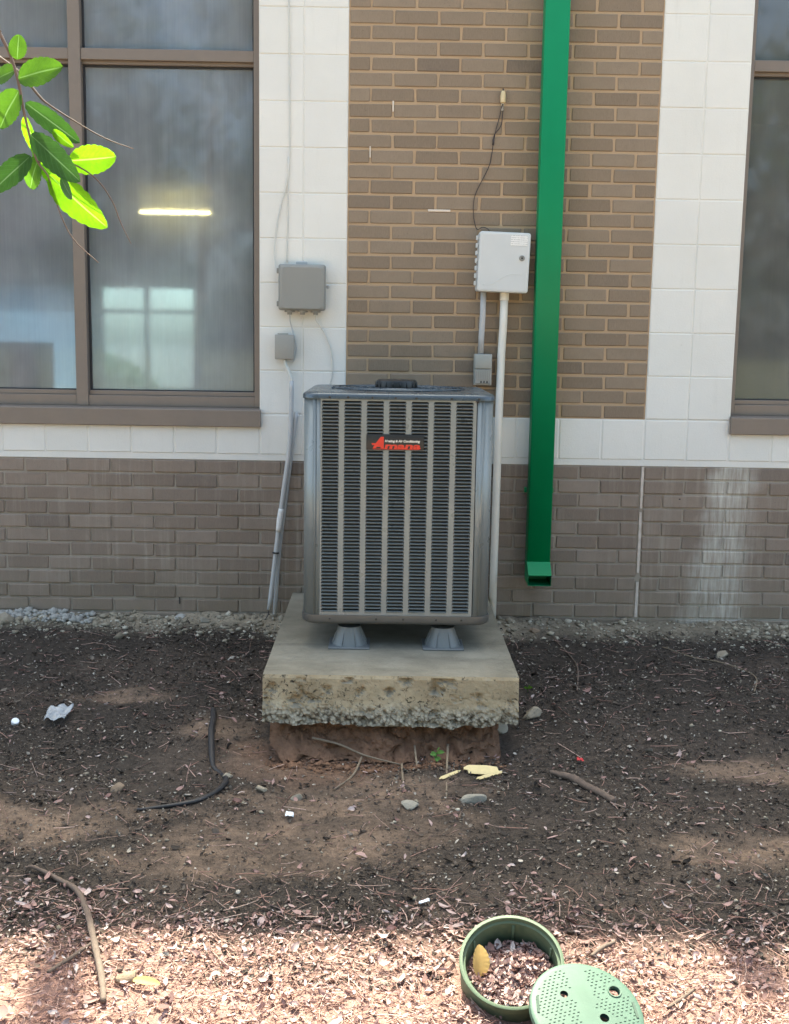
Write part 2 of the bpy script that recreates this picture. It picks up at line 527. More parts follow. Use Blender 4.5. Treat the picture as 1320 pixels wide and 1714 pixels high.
def wrapper_mat():
    t = NT('clear_plastic_wrapper')
    tp = t.n('BsdfTransparent')
    tp.inputs[0].default_value = (0.9, 0.92, 0.95, 1)
    p = t.pbr((0.55, 0.58, 0.62), 0.18, 0, t.bump(t.noise(t.pos, 70, 3), 0.8, 0.01), 0.8)
    mx = t.n('MixShader')
    mx.inputs[0].default_value = 0.55
    t.l(tp.outputs[0], mx.inputs[1])
    t.l(p, mx.inputs[2])
    return t.done(mx.outputs[0])


def print_mat():
    t = NT('printed_label')
    br = t.n('TexBrick')
    t.l(t.mapping(t.n('TexCoord').outputs['Object'], (1, 1, 1)), br.inputs['Vector'])
    w = t.noise(t.mapping(t.obj, (260, 1, 110)), 1.0, 1)
    sx = t.n('SeparateXYZ')
    t.l(t.obj, sx.inputs[0])
    rows = t.math('SINE', t.math('MULTIPLY', sx.outputs[2], 700.0))
    k = t.math('MULTIPLY', t.ramp(rows, [(0.45, 0), (0.6, 1)]), t.ramp(w, [(0.42, 0), (0.52, 0.7)]))
    return t.done(t.pbr(t.mix(k, (0.78, 0.78, 0.76), (0.25, 0.25, 0.26)), 0.5))


M['wrapper'] = wrapper_mat()
M['print'] = print_mat()


# ------------------------------------------------------------------ object helpers
def root_off(p):
    v = Vector((0, 0, 0))
    while p is not None:
        v += p.location
        p = p.parent
    return v


def link(o, parent=None):
    COL.objects.link(o)
    if parent is not None:
        o.parent = parent
    return o


def mesh_from(name, verts, faces, mat=None, smooth=False):
    me = bpy.data.meshes.new(name)
    me.from_pydata([tuple(v) for v in verts], [], faces)
    if smooth:
        me.polygons.foreach_set('use_smooth', [True] * len(me.polygons))
    if mat:
        me.materials.append(M[mat] if isinstance(mat, str) else mat)
    me.update()
    return me


def mobj(name, verts, faces, mat, parent=None, smooth=False, origin=None):
    """verts in world coordinates"""
    off = root_off(parent) if parent is not None else Vector(origin or (0, 0, 0))
    vs = [(v[0] - off.x, v[1] - off.y, v[2] - off.z) for v in verts]
    o = bpy.data.objects.new(name, mesh_from(name, vs, faces, mat, smooth))
    if parent is None:
        o.location = off
    return link(o, parent)


def bmobj(name, bm, mat, parent=None, smooth=False, origin=None, angle=None):
    off = root_off(parent) if parent is not None else Vector(origin or (0, 0, 0))
    bmesh.ops.translate(bm, verts=bm.verts, vec=-off)
    me = bpy.data.meshes.new(name)
    bm.to_mesh(me)
    bm.free()
    me.materials.append(M[mat])
    if smooth:
        me.polygons.foreach_set('use_smooth', [True] * len(me.polygons))
        if angle:
            me.set_sharp_from_angle(angle=math.radians(angle))
    o = bpy.data.objects.new(name, me)
    if parent is None:
        o.location = off
    return link(o, parent)


def bm_box(bm, x0, x1, y0, y1, z0, z1, bev=0.0, seg=1):
    g = bmesh.ops.create_cube(bm, size=1.0)
    vs = g['verts']
    bmesh.ops.scale(bm, vec=(x1 - x0, y1 - y0, z1 - z0), verts=vs)
    bmesh.ops.translate(bm, vec=((x0 + x1) / 2, (y0 + y1) / 2, (z0 + z1) / 2), verts=vs)
    if bev:
        es = list({e for v in vs for e in v.link_edges})
        r = bmesh.ops.bevel(bm, geom=es, offset=bev, segments=seg, affect='EDGES', profile=0.5)
        vs = r['verts']
    return vs


def box(name, x0, x1, y0, y1, z0, z1, mat, parent=None, bev=0.0, seg=1, origin=None, smooth=False):
    bm = bmesh.new()
    bm_box(bm, x0, x1, y0, y1, z0, z1, bev, seg)
    return bmobj(name, bm, mat, parent, smooth or seg > 1, origin, 40)


def empty(name, loc):
    o = bpy.data.objects.new(name, None)
    o.location = loc
    o.empty_display_size = 0.05
    return link(o)


def tag(o, label, cat, group=None):
    o['label'] = label
    o['category'] = cat
    if group:
        o['group'] = group
    return o


def kind(o, k):
    o['kind'] = k
    return o


def catmull(pts, n=6):
    P = [Vector(p) for p in pts]
    P = [P[0] * 2 - P[1]] + P + [P[-1] * 2 - P[-2]]
    out = []
    for i in range(1, len(P) - 2):
        a, b, c, d = P[i - 1:i + 3]
        for k in range(n):
            t = k / n
            out.append(0.5 * ((2 * b) + (c - a) * t + (2 * a - 5 * b + 4 * c - d) * t * t + (3 * b - a - 3 * c + d) * t ** 3))
    out.append(P[-2])
    return out


def tube_geo(pts, rad, seg=10, cap=True):
    pts = [Vector(p) for p in pts]
    n = len(pts)
    rad = rad if isinstance(rad, (list, tuple)) else [rad] * n
    if len(rad) != n:
        rad = [float(np.interp(i / (n - 1), np.linspace(0, 1, len(rad)), rad)) for i in range(n)]
    verts, faces = [], []
    t0 = (pts[1] - pts[0]).normalized()
    a = Vector((0, 0, 1)) if abs(t0.z) < 0.9 else Vector((0, 1, 0))
    u = t0.cross(a).normalized()
    for i in range(n):
        t = (pts[min(i + 1, n - 1)] - pts[max(i - 1, 0)]).normalized()
        u = (u - t * u.dot(t)).normalized()
        v = t.cross(u)
        for k in range(seg):
            an = 2 * math.pi * k / seg
            verts.append(pts[i] + rad[i] * (math.cos(an) * u + math.sin(an) * v))
    for i in range(n - 1):
        for k in range(seg):
            a0, b0 = i * seg + k, i * seg + (k + 1) % seg
            faces.append((a0, b0, b0 + seg, a0 + seg))
    if cap:
        faces.append(tuple(range(seg))[::-1])
        faces.append(tuple(range((n - 1) * seg, n * seg)))
    return verts, faces


def tube(name, pts, rad, mat, parent=None, seg=10, origin=None, spline=0, gnarl=0.0):
    if spline:
        pts = catmull(pts, spline)
    v, f = tube_geo(pts, rad, seg)
    if gnarl:
        rr_ = random.Random(len(v))
        v = [p + Vector((rr_.gauss(0, 1), rr_.gauss(0, 1), rr_.gauss(0, 1))) * gnarl for p in v]
    return mobj(name, v, f, mat, parent, True, origin)


def lathe(name, prof, center, mat, parent=None, seg=32, axis=(0, 0, 1), origin=None, smooth=True):
    """prof: list of (radius, height) along axis"""
    ax = Vector(axis).normalized()
    u = ax.cross(Vector((0, 0, 1)) if abs(ax.z) < 0.9 else Vector((0, 1, 0))).normalized()
    v = ax.cross(u)
    c = Vector(center)
    verts, faces = [], []
    for r, h in prof:
        for k in range(seg):
            an = 2 * math.pi * k / seg
            verts.append(c + ax * h + max(r, 1e-5) * (math.cos(an) * u + math.sin(an) * v))
    for i in range(len(prof) - 1):
        for k in range(seg):
            a0, b0 = i * seg + k, i * seg + (k + 1) % seg
            faces.append((a0, b0, b0 + seg, a0 + seg))
    o = mobj(name, verts, faces, mat, parent, smooth, origin)
    o.data.set_sharp_from_angle(angle=math.radians(35))
    return o


def rrect(cx, cy, hx, hy, r, n=6):
    pts = []
    for sx, sy, a0 in ((1, 1, 0), (-1, 1, 90), (-1, -1, 180), (1, -1, 270)):
        for k in range(n + 1):
            a = math.radians(a0 + 90 * k / n)
            pts.append((cx + sx * (hx - r) + r * math.cos(a), cy + sy * (hy - r) + r * math.sin(a)))
    return pts


def loft(name, rings, mat, parent=None, cap0=True, cap1=True, origin=None, angle=40):
    verts, faces = [], []
    n = len(rings[0])
    for r in rings:
        verts += r
    for i in range(len(rings) - 1):
        for k in range(n):
            a, b = i * n + k, i * n + (k + 1) % n
            faces.append((a, b, b + n, a + n))
    if cap0:
        faces.append(tuple(range(n))[::-1])
    if cap1:
        faces.append(tuple(range((len(rings) - 1) * n, len(rings) * n)))
    o = mobj(name, verts, faces, mat, parent, True, origin)
    o.data.set_sharp_from_angle(angle=math.radians(angle))
    return o


def np_mesh(name, verts, faces4=None, faces3=None, mat=None, parent=None):
    """fast mesh from numpy arrays"""
    me = bpy.data.meshes.new(name)
    nv = len(verts)
    n4 = 0 if faces4 is None else len(faces4)
    n3 = 0 if faces3 is None else len(faces3)
    me.vertices.add(nv)
    me.vertices.foreach_set('co', np.asarray(verts, np.float32).ravel())
    li = []
    if n4:
        li.append(np.asarray(faces4, np.int32).ravel())
    if n3:
        li.append(np.asarray(faces3, np.int32).ravel())
    li = np.concatenate(li)
    me.loops.add(len(li))
    me.loops.foreach_set('vertex_index', li)
    me.polygons.add(n4 + n3)
    st = np.concatenate([np.arange(n4) * 4, n4 * 4 + np.arange(n3) * 3]).astype(np.int32)
    me.polygons.foreach_set('loop_start', st)
    me.update(calc_edges=True)
    me.validate()
    if mat:
        me.materials.append(M[mat])
    o = bpy.data.objects.new(name, me)
    return link(o, parent)


# ------------------------------------------------------------------ ground
_T = np.array([-3, 0, .3, 1.1, 1.4, 2.6, 4, 9, 60])
_H = np.array([-.775, -.775, -.80, -.865, -.93, -1.03, -1.10, -1.25, -1.4])
PADX0, PADX1, PADY0 = -0.246, 0.692, -1.385
PAD_TOP, PAD_BOT = -0.637, -0.800


def gh(x, y):
    x = np.asarray(x, float)
    y = np.asarray(y, float)
    z = np.interp(-y, _T, _H)
    near = sstep(-7, -3.5, y) * (1 - sstep(3.2, 5.0, np.abs(x)))
    z = z + near * ((fbm(x * 2.2, y * 2.2, 3, 3) - 0.5) * 0.055 + (fbm(x * 11, y * 11, 8, 3) - 0.5) * 0.022)
    # loose rubble heaped against the wall
    z = z + near * 0.030 * sstep(-0.24, -0.02, y) * (fbm(x * 7, y * 9, 21, 3) * 1.5)
    # undercut trough right before the pad
    in_pad = sstep(PADX0 - 0.02, PADX0 + 0.06, x) * (1 - sstep(PADX1 - 0.06, PADX1 + 0.02, x))
    z = z - 0.022 * in_pad * sstep(-1.62, -1.42, y) * (1 - sstep(-1.36, -1.30, y))
    z = z - 0.030 * np.exp(-(((x - 0.527) / 0.13) ** 2 + ((y + 2.89) / 0.07) ** 2))
    z = np.where((x > PADX0) & (x < PADX1) & (y > PADY0), np.minimum(z, PAD_BOT - 0.02), z)
    z = np.where(y > 0.02, np.minimum(z, -0.775), z)
    return z


def gz(x, y):
    return float(gh(np.array([x]), np.array([y]))[0])


def axis_pts(lo, hi, step, far, ratio=1.35):
    c = list(np.arange(lo, hi + step / 2, step))
    d, p = step, lo
    left = []
    while p > -far:
        d *= ratio
        p -= d
        left.append(p)
    d, p = step, hi
    right = []
    while p < far:
        d *= ratio
        p += d
        right.append(p)
    return np.array(left[::-1] + c + right)


gx = axis_pts(-2.3, 2.7, 0.0145, 130)
gy = axis_pts(-3.5, 0.10, 0.0145, 130)
GX, GY = np.meshgrid(gx, gy)
GZ = gh(GX, GY)
nvx, nvy = len(gx), len(gy)
idx = np.arange(nvx * nvy).reshape(nvy, nvx)
q = np.stack([idx[:-1, :-1], idx[:-1, 1:], idx[1:, 1:], idx[1:, :-1]], -1).reshape(-1, 4)
ground = np_mesh('ground', np.stack([GX, GY, GZ], -1).reshape(-1, 3), q, None, 'soil')
kind(ground, 'structure')
ground.data.polygons.foreach_set('use_smooth', [True] * len(ground.data.polygons))


def lerp3(c, col, f):
    return c * (1 - f[..., None]) + np.array(col) * f[..., None]


def patch(cx, cy, rx, ry, s, soft=0.5):
    d = np.sqrt(((GX - cx) / rx) ** 2 + ((GY - cy) / ry) ** 2) + (fbm(GX * 6, GY * 9, s, 4) - 0.5) * 1.3
    return 1 - sstep(1 - soft, 1 + soft, d)


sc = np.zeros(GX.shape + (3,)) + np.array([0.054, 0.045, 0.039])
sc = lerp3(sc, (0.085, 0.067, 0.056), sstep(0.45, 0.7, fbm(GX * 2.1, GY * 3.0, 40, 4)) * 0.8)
TAN = ((-0.05, -2.02, 0.42, 0.17, 51), (-1.0, -1.95, 0.45, 0.14, 52), (1.62, -1.50, 0.36, 0.10, 53), (-0.45, -1.25, 0.13, 0.08, 54),
       (-0.85, -0.95, 0.2, 0.06, 57), (0.1, -1.75, 0.35, 0.2, 55), (1.35, -2.05, 0.3, 0.12, 56), (-0.35, -2.16, 0.3, 0.1, 58), (0.0, -1.5, 0.34, 0.14, 60))


def tan_mask(x, y):
    m = np.zeros(np.shape(x))
    for (cx, cy, rx, ry, sd) in TAN:
        d = np.sqrt(((x - cx) / rx) ** 2 + ((y - cy) / ry) ** 2) + (fbm(x * 6, y * 9, sd, 4) - 0.5) * 1.3
        m = np.maximum(m, 1 - sstep(0.5, 1.5, d))
    return m


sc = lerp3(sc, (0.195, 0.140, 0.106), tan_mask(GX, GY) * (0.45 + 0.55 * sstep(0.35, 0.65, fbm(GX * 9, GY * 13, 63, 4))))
sc = lerp3(sc, (0.24, 0.135, 0.085), (1 - sstep(0.4, 1.3, np.sqrt(((GX + 0.72) / 0.26) ** 2 + ((GY + 2.85) / 0.22) ** 2) + (fbm(GX * 6, GY * 6, 64, 3) - 0.5))) * 0.9)
sc = lerp3(sc, (0.16, 0.095, 0.066), patch(0.0, -1.5, 0.30, 0.14, 60) * 0.55)
sc = lerp3(sc, (0.17, 0.095, 0.062), patch(0.18, -1.42, 0.42, 0.09, 61) * 0.7)
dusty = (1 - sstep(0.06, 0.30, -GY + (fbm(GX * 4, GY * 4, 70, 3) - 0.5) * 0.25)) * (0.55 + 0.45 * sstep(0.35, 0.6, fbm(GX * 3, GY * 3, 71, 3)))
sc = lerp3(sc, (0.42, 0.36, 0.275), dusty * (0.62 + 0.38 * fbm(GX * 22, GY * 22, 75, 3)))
sc = lerp3(sc, (0.32, 0.195, 0.165), sstep(2.42, 2.66, -GY + (fbm(GX * 3, GY * 3, 72, 3) - 0.5) * 0.25) * 0.9)  # pale litter soil, started near the shadow edge so that edge reads stronger
far_r = np.sqrt(GX ** 2 + (GY + 2) ** 2)
sc = lerp3(sc, (0.33, 0.255, 0.20), sstep(3.0, 4.0, -GY) * sstep(0.0, 1.0, -GY))  # unseen yard behind the camera, paled to bounce light onto the wall
sc = lerp3(sc, (0.115, 0.115, 0.07), sstep(13, 17, far_r))
sc = lerp3(sc, (0.12, 0.10, 0.085), sstep(1.0, 3.0, GY))
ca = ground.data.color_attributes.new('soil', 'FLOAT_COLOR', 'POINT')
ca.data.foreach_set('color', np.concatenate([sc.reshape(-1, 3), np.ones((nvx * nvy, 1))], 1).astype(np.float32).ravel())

# ------------------------------------------------------------------ building shell
CRS = 0.2032 / 3
MOD = 0.2032
TOPZ = 3.68
XL, XR = -4.4, 5.2
building = empty('building', (0.7, 3.2, -0.775))
tag(building, 'school wall with taupe brick panel between white painted block piers and windows', 'building')


def brick_variants(name, w, h, d, mat, n=4, bev=0.0035, jit=0.0012):
    out = []
    for k in range(n):
        bm = bmesh.new()
        bm_box(bm, -w / 2, w / 2, 0, d, -h / 2, h / 2, bev, 1)
        for v in bm.verts:
            if v.co.y < 0.02:
                v.co.x += random.uniform(-jit, jit) * 1.6
                v.co.z += random.uniform(-jit, jit)
                v.co.y += random.uniform(0, jit)
        me = bpy.data.meshes.new(name)
        bm.to_mesh(me)
        bm.free()
        me.materials.append(M[mat])
        out.append(me)
    return out


def lay(parent, name, meshes, x, z, y=0.0, jx=0.0012, jy=0.0012, rot=0.004):
    o = bpy.data.objects.new(name, random.choice(meshes))
    off = root_off(parent)
    o.location = (x - off.x + random.uniform(-jx, jx), y - off.y + random.uniform(-jy, jy), z - off.z + random.uniform(-jx, jx))
    o.rotation_euler = (0, random.uniform(-rot, rot), 0)
    return link(o, parent)


def joined_pieces(name, rects, d, mat, parent, bev=0.003):
    bm = bmesh.new()
    for (xa, xb, za, zb) in rects:
        bm_box(bm, xa, xb, random.uniform(-0.001, 0.001), d, za, zb, 0)
    o = bmobj(name, bm, mat, parent)
    return kind(o, 'stuff')


J = 0.0108
full_hi = brick_variants('brick', MOD - J, CRS - J, 0.06, 'brick_hi')
half_hi = brick_variants('brick', MOD / 2 - J, CRS - J, 0.06, 'brick_hi', 2)
# upper brick panel: x 0..1.422, z .222 upward
panel = box('brick_panel', 0.0, 1.4224, 0.005, 0.20, 0.222, TOPZ, 'mortar_hi', building)
BZ0 = 0.2225
rest = []
ncr = int((TOPZ - BZ0) / CRS)
for r in range(ncr):
    zc = BZ0 + (r + 0.5) * CRS
    xs = []
    if r % 2 == 0:
        xs = [(MOD * (i + 0.5), 'f') for i in range(7)]
    else:
        xs = [(MOD / 4, 'h')] + [(MOD * (i + 1.0), 'f') for i in range(6)] + [(7 * MOD - MOD / 4, 'h')]
    for x, k in xs:
        if r < 29:
            lay(panel, 'brick', full_hi if k == 'f' else half_hi, x, zc)
        else:
            hw = (MOD if k == 'f' else MOD / 2) / 2 - J / 2
            rest.append((x - hw, x + hw, zc - CRS / 2 + J / 2, zc + CRS / 2 - J / 2))
joined_pieces('brick_courses', rest, 0.05, 'brick_hi', panel)
# pale repair mortar smears in the panel
for (x0, x1, z0, z1) in ((0.2005, 0.2075, 1.6065, 1.654), (0.0985, 0.1045, 1.403, 1.452), (0.372, 0.475, 1.1665, 1.176)):
    box('mortar_patch', x0, x1, -0.0012, 0.02, z0, z1, 'mortar_pale', panel, 0.001)

# white painted block: band, piers
bw = MOD - 0.004
blk = brick_variants('block', bw, MOD - 0.004, 0.06, 'block', 3, 0.003, 0.0006)
blk_low = brick_variants('block', bw, 0.190, 0.06, 'block', 3, 0.004, 0.0006)
band = box('block_band', XL, XR, 0.0035, 0.20, 0.0, 0.2215, 'block', building)
x = -0.4064 - 0.2032 * 10
while x < 3.7:
    lay(band, 'block', blk_low, x + MOD / 2, 0.222 - 0.003 - 0.095, 0.0, 0.0005, 0.0005, 0.001)
    x += MOD
pier_l = box('block_pier', -0.4064, -0.0005, 0.0035, 0.20, 0.222, TOPZ, 'block', building)
pier_r = box('block_pier', 1.4229, 1.8288, 0.0035, 0.20, 0.222, TOPZ, 'block', building)
for k in range(17):
    zc = 0.222 + (k + 0.5) * MOD
    if zc > TOPZ - 0.1:
        break
    for p, x0 in ((pier_l, -0.4064), (pier_r, 1.4224)):
        for j in range(2):
            lay(p, 'block', blk, x0 + MOD * (j + 0.5), zc, 0.0, 0.0005, 0.0005, 0.001)
# rest of the facade beyond the windows
WZ0, WZ1 = 0.222, 3.05
WLX0, WLX1 = -2.55, -0.4064
WRX0, WRX1 = 1.8288, 3.97
box('facade_end', XL, WLX0, 0.0, 0.20, 0.222, TOPZ, 'block', building)
box('facade_end', WRX1, XR, 0.0, 0.20, 0.222, TOPZ, 'block', building)
box('window_header', WLX0, WLX1, 0.0, 0.20, WZ1, TOPZ, 'block', building)
box('window_header', WRX0, WRX1, 0.0, 0.20, WZ1, TOPZ, 'block', building)
# coping, roof, other walls, interior
box('coping', XL - 0.02, XR + 0.02, -0.012, 0.24, TOPZ, TOPZ + 0.05, 'coping', building)
box('roof', XL, XR, 0.20, 6.62, 3.15, 3.30, 'roofing', building)
box('ceiling', XL + 0.2, XR - 0.2, 0.21, 6.39, 2.75, 2.80, 'paint_in', building)
box('interior_floor', XL, XR, 0.20, 6.62, -0.74, -0.55, 'floor_in', building)
box('side_wall', XL, XL + 0.2, 0.20, 6.40, -0.55, 3.15, 'paint_in', building)
box('side_wall', XR - 0.2, XR, 0.20, 6.40, -0.55, 3.15, 'paint_in', building)
box('partition_wall', 0.62, 0.78, 0.20, 6.40, -0.55, 2.75, 'paint_in', building)
# back wall with the window opening and one added to light the pale sheet
by0, by1 = 6.40, 6.62
OP = [(-3.95, -2.96, 0.0, 1.10), (-2.76, -1.735, 0.0, 1.10)]
box('back_wall', XL, XR, by0, by1, 1.10, 3.15, 'paint_in', building)
box('back_wall', XL, XR, by0, by1, -0.74, 0.0, 'paint_in', building)
box('back_wall', XL, -3.95, by0, by1, 0.0, 1.10, 'paint_in', building)
box('back_wall', -2.96, -2.76, by0, by1, 0.0, 1.10, 'paint_in', building)
box('back_wall', -1.735, XR, by0, by1, 0.0, 1.10, 'paint_in', building)
bwf = empty('back_window', (0, 0, 0))
bwf.parent = building
bwf.location = Vector((-2.25, 6.45, 0.0)) - building.location
for (xa, xb, za, zb) in ((-2.76, -2.71, 0, 1.1), (-1.785, -1.735, 0, 1.1), (-2.29, -2.24, 0.05, 1.05), (-2.71, -1.785, 1.05, 1.1),
                         (-2.71, -1.785, 0, 0.05), (-2.71, -2.29, 0.80, 0.84), (-2.24, -1.785, 0.80, 0.84)):
    box('frame_bar', xa, xb, 6.46, 6.51, za, zb, 'frame', bwf)
t_ = NT('sky_tint_glass')
_a = t_.n('BsdfTransparent')
_a.inputs[0].default_value = (0.62, 0.86, 1.0, 1)  # blue put into the glass to turn the pale sky beyond blue
_g = t_.n('BsdfGlossy')
_g.inputs['Roughness'].default_value = 0.03
_x = t_.n('MixShader')
_x.inputs[0].default_value = 0.05
t_.l(_a.outputs[0], _x.inputs[1])
t_.l(_g.outputs[0], _x.inputs[2])
M['glass_b'] = t_.done(_x.outputs[0])
for (xa, xb, za, zb) in ((-2.71, -2.29, 0.05, 0.80), (-2.24, -1.785, 0.05, 0.80), (-2.71, -2.29, 0.84, 1.05), (-2.24, -1.785, 0.84, 1.05)):
    mobj('pane', [(xa, 6.485, za), (xb, 6.485, za), (xb, 6.485, zb), (xa, 6.485, zb)], [(0, 1, 2, 3)], 'glass_b', bwf)
t_ = NT('pale_reflection_cloth')
_a = t_.n('BsdfTranslucent')
_a.inputs[0].default_value = (0.26, 0.33, 0.40, 1)
M['pale_reflection'] = t_.done(_a.outputs[0])
box('pale_reflection_sheet', -3.95, -2.96, 6.46, 6.462, 0.02, 1.10, 'pale_reflection', building)  # translucent sheet added to stand for a bluish reflection in the pane


for nm, vx, vy, vr, vz, lab in (('shadow_caster', -1.01, 0.42, 0.065, 5.35, 'tall unseen pipe added above the roof to cast a shadow notch'), ('shadow_caster', 0.80, 0.42, 0.05, 4.80, 'shorter unseen pipe added above the roof to cast a shadow notch')):
    v_ = empty(nm, (vx, vy, 3.302))  # unseen pipes, added to cast the notches in the sunlit strip
    tag(v_, lab, 'added shadow caster')
    lathe('pipe', [(vr, 0.0), (vr, vz - 3.30)], (vx, vy, 3.302), 'conduit', v_, 20)
    lathe('caster_foot', [(vr * 2.2, 0.0), (vr * 1.1, 0.09), (vr * 1.02, 0.10)], (vx, vy, 3.302), 'coping', v_, 20)
    lathe('caster_cap', [(vr * 1.05, 0.0), (vr * 1.5, 0.02), (vr * 1.5, 0.10), (0.0, 0.16)], (vx, vy, vz - 0.06), 'conduit', v_, 20)

# ------------------------------------------------------------------ front windows
def window(x0, x1, mulls, tz0, tz1, glass, loc):
    w = empty('window', (0, 0, 0))
    w.parent = building
    w.location = Vector(loc) - building.location
    fy0, fy1, gy0 = 0.050, 0.135, 0.100
    z0, z1 = 0.246, WZ1
    zr = 0.318                       # top of the bottom rail
    jw = 0.030
    box('jamb', x0, x0 + jw, fy0, fy1, z0, z1, 'frame', w, 0.002)
    box('jamb', x1 - jw, x1, fy0, fy1, z0, z1, 'frame', w, 0.002)
    box('head', x0 + jw, x1 - jw, fy0, fy1, z1 - 0.05, z1, 'frame', w, 0.002)
    cuts = [x0 + jw] + [v for m in mulls for v in m] + [x1 - jw]
    for a, b in mulls:
        box('mullion', a, b, fy0 - 0.004, fy1, z0, z1 - 0.05, 'frame', w, 0.002)
    for i in range(0, len(cuts), 2):
        a, b = cuts[i], cuts[i + 1]
        box('bottom_rail', a, b, fy0 + 0.003, fy1, z0, zr - 0.022, 'frame', w, 0.002)
        box('bottom_rail', a, b, fy0 + 0.022, fy1, zr - 0.022, zr, 'frame', w, 0.002)
        box('transom', a, b, fy0 + 0.002, fy1, tz0 + 0.016, tz1, 'frame', w, 0.002)
        box('transom_stop', a, b, fy0 + 0.022, fy1, tz0, tz0 + 0.016, 'frame', w, 0.0015)
        for za, zb in ((zr, tz0), (tz1, z1 - 0.05)):
            # dark rubber gasket round each pane
            g = 0.009
            bm = bmesh.new()
            bm_box(bm, a, a + g, gy0 - 0.012, gy0 + 0.01, za, zb)
            bm_box(bm, b - g, b, gy0 - 0.012, gy0 + 0.01, za, zb)
            bm_box(bm, a + g, b - g, gy0 - 0.012, gy0 + 0.01, zb - g, zb)
            bm_box(bm, a + g, b - g, gy0 - 0.012, gy0 + 0.01, za, za + g * 0.6)
            p = box('pane', a + g * 0.5, b - g * 0.5, gy0 - 0.003, gy0 + 0.003, za + g * 0.3, zb - g * 0.5, glass, w)
            bmobj('gasket', bm, 'gasket', w)
    # sheet-metal sill in front of the block
    e0 = x0 - (0.007 if x0 < 0 else 0.0)
    bm = bmesh.new()
    prof = [(0.055, 0.246), (-0.020, 0.240), (-0.024, 0.236), (-0.024, 0.162), (-0.018, 0.158), (-0.0015, 0.158), (-0.0015, 0.21), (0.055, 0.222)]
    va = [bm.verts.new((x0 - 0.002, p[0], p[1])) for p in prof]
    vb = [bm.verts.new((x1 + (0.006 if x1 < 0 else 0.0), p[0], p[1])) for p in prof]
    for i in range(len(prof)):
        j = (i + 1) % len(prof)
        bm.faces.new((va[i], va[j], vb[j], vb[i]))
    bm.faces.new(va[::-1])
    bm.faces.new(vb)
    bmesh.ops.recalc_face_normals(bm, faces=bm.faces)
    bmobj('sill', bm, 'frame', w)
    # reveals of the opening
    box('reveal', x0, x1, 0.136, 0.20, 0.222, 0.244, 'frame', w)
    return w


wl = window(WLX0, WLX1, [(-2.0, -1.945), (-1.282, -1.226)], 1.806, 1.872, 'glass_l', (-1.48, 0.05, 0.222))
wr = window(WRX0, WRX1, [(2.63, 2.685)], 1.806, 1.872, 'glass_r', (2.9, 0.05, 0.222))

# ------------------------------------------------------------------ brick base wall
base_wall = box('base_wall', XL, XR, 0.0075, 0.22, -1.0, -0.0002, 'mortar_lo', None, origin=(0.4, 0.1, -1.0))
tag(base_wall, 'grey-brown brick base wall with pale salt streaks below the white block band', 'wall')
JL = 0.0085
full_lo = brick_variants('brick', MOD - JL, CRS - JL, 0.06, 'brick_lo')
half_lo = brick_variants('brick', MOD / 2 - JL, CRS - JL, 0.06, 'brick_lo', 2)
rest = []
LZ0 = -0.001
CJX = 1.4235
for r in range(13):
    zc = LZ0 - (r + 0.5) * CRS
    for side in (-1, 1):
        # bricks counted away from the control joint
        e = CJX + side * 0.008
        first = MOD / 2 - 0.008 if r % 2 == 0 else MOD - 0.008
        x = e
        k = 0
        while XL + 0.05 < x < XR - 0.05:
            wd = first if k == 0 else MOD
            xc = x + side * wd / 2
            inside = -1.86 < xc < 2.36 and r < 12
            if inside and not (-0.10 < xc < 0.60 and r < 9):
                if k == 0:
                    m = brick_variants('brick', wd - JL, CRS - JL, 0.06, 'brick_lo', 1)
                    lay(base_wall, 'brick', m, xc, zc, 0, 0.001, 0.0015, 0.003)
                else:
                    lay(base_wall, 'brick', full_lo, xc, zc, 0, 0.0018, 0.0028, 0.006)
            else:
                rest.append((xc - wd / 2 + JL / 2, xc + wd / 2 - JL / 2, zc - CRS / 2 + JL / 2, zc + CRS / 2 - JL / 2))
            x += side * wd
            k += 1
joined_pieces('brick_courses', rest, 0.05, 'brick_lo', base_wall)
# pale sealant in the control joint, torn in two places
segs = [(-0.003, -0.205), (-0.222, -0.52), (-0.565, -0.74)]
for (za, zb) in segs:
    n = max(4, int((za - zb) / 0.02))
    vs, fs = [], []
    for i in range(n + 1):
        z = za + (zb - za) * i / n
        wv = 0.0075 + random.uniform(-0.0015, 0.0015)
        yy = -0.001 + random.uniform(-0.001, 0.0015)
        for (dx, dy) in ((-wv, 0.012), (-wv * 0.8, yy), (wv * 0.8, yy), (wv, 0.012)):
            vs.append((CJX + dx + random.uniform(-0.0008, 0.0008), dy, z))
    for i in range(n):
        for k in range(3):
            a = i * 4 + k
            fs.append((a, a + 4, a + 5, a + 1))
    mobj('joint_sealant', vs, fs, 'caulk', base_wall)
# dark weep slot left
box('weep_slot', -0.7985, -0.7945, -0.002, 0.004, -0.705, -0.672, 'gasket', base_wall)
box('drill_hole', 1.603, 1.611, -0.002, 0.004, -0.160, -0.154, 'gasket', base_wall)

# ------------------------------------------------------------------ concrete pad, clay beneath
pad_v, pad_f = [], []
nx, nz = 150, 30


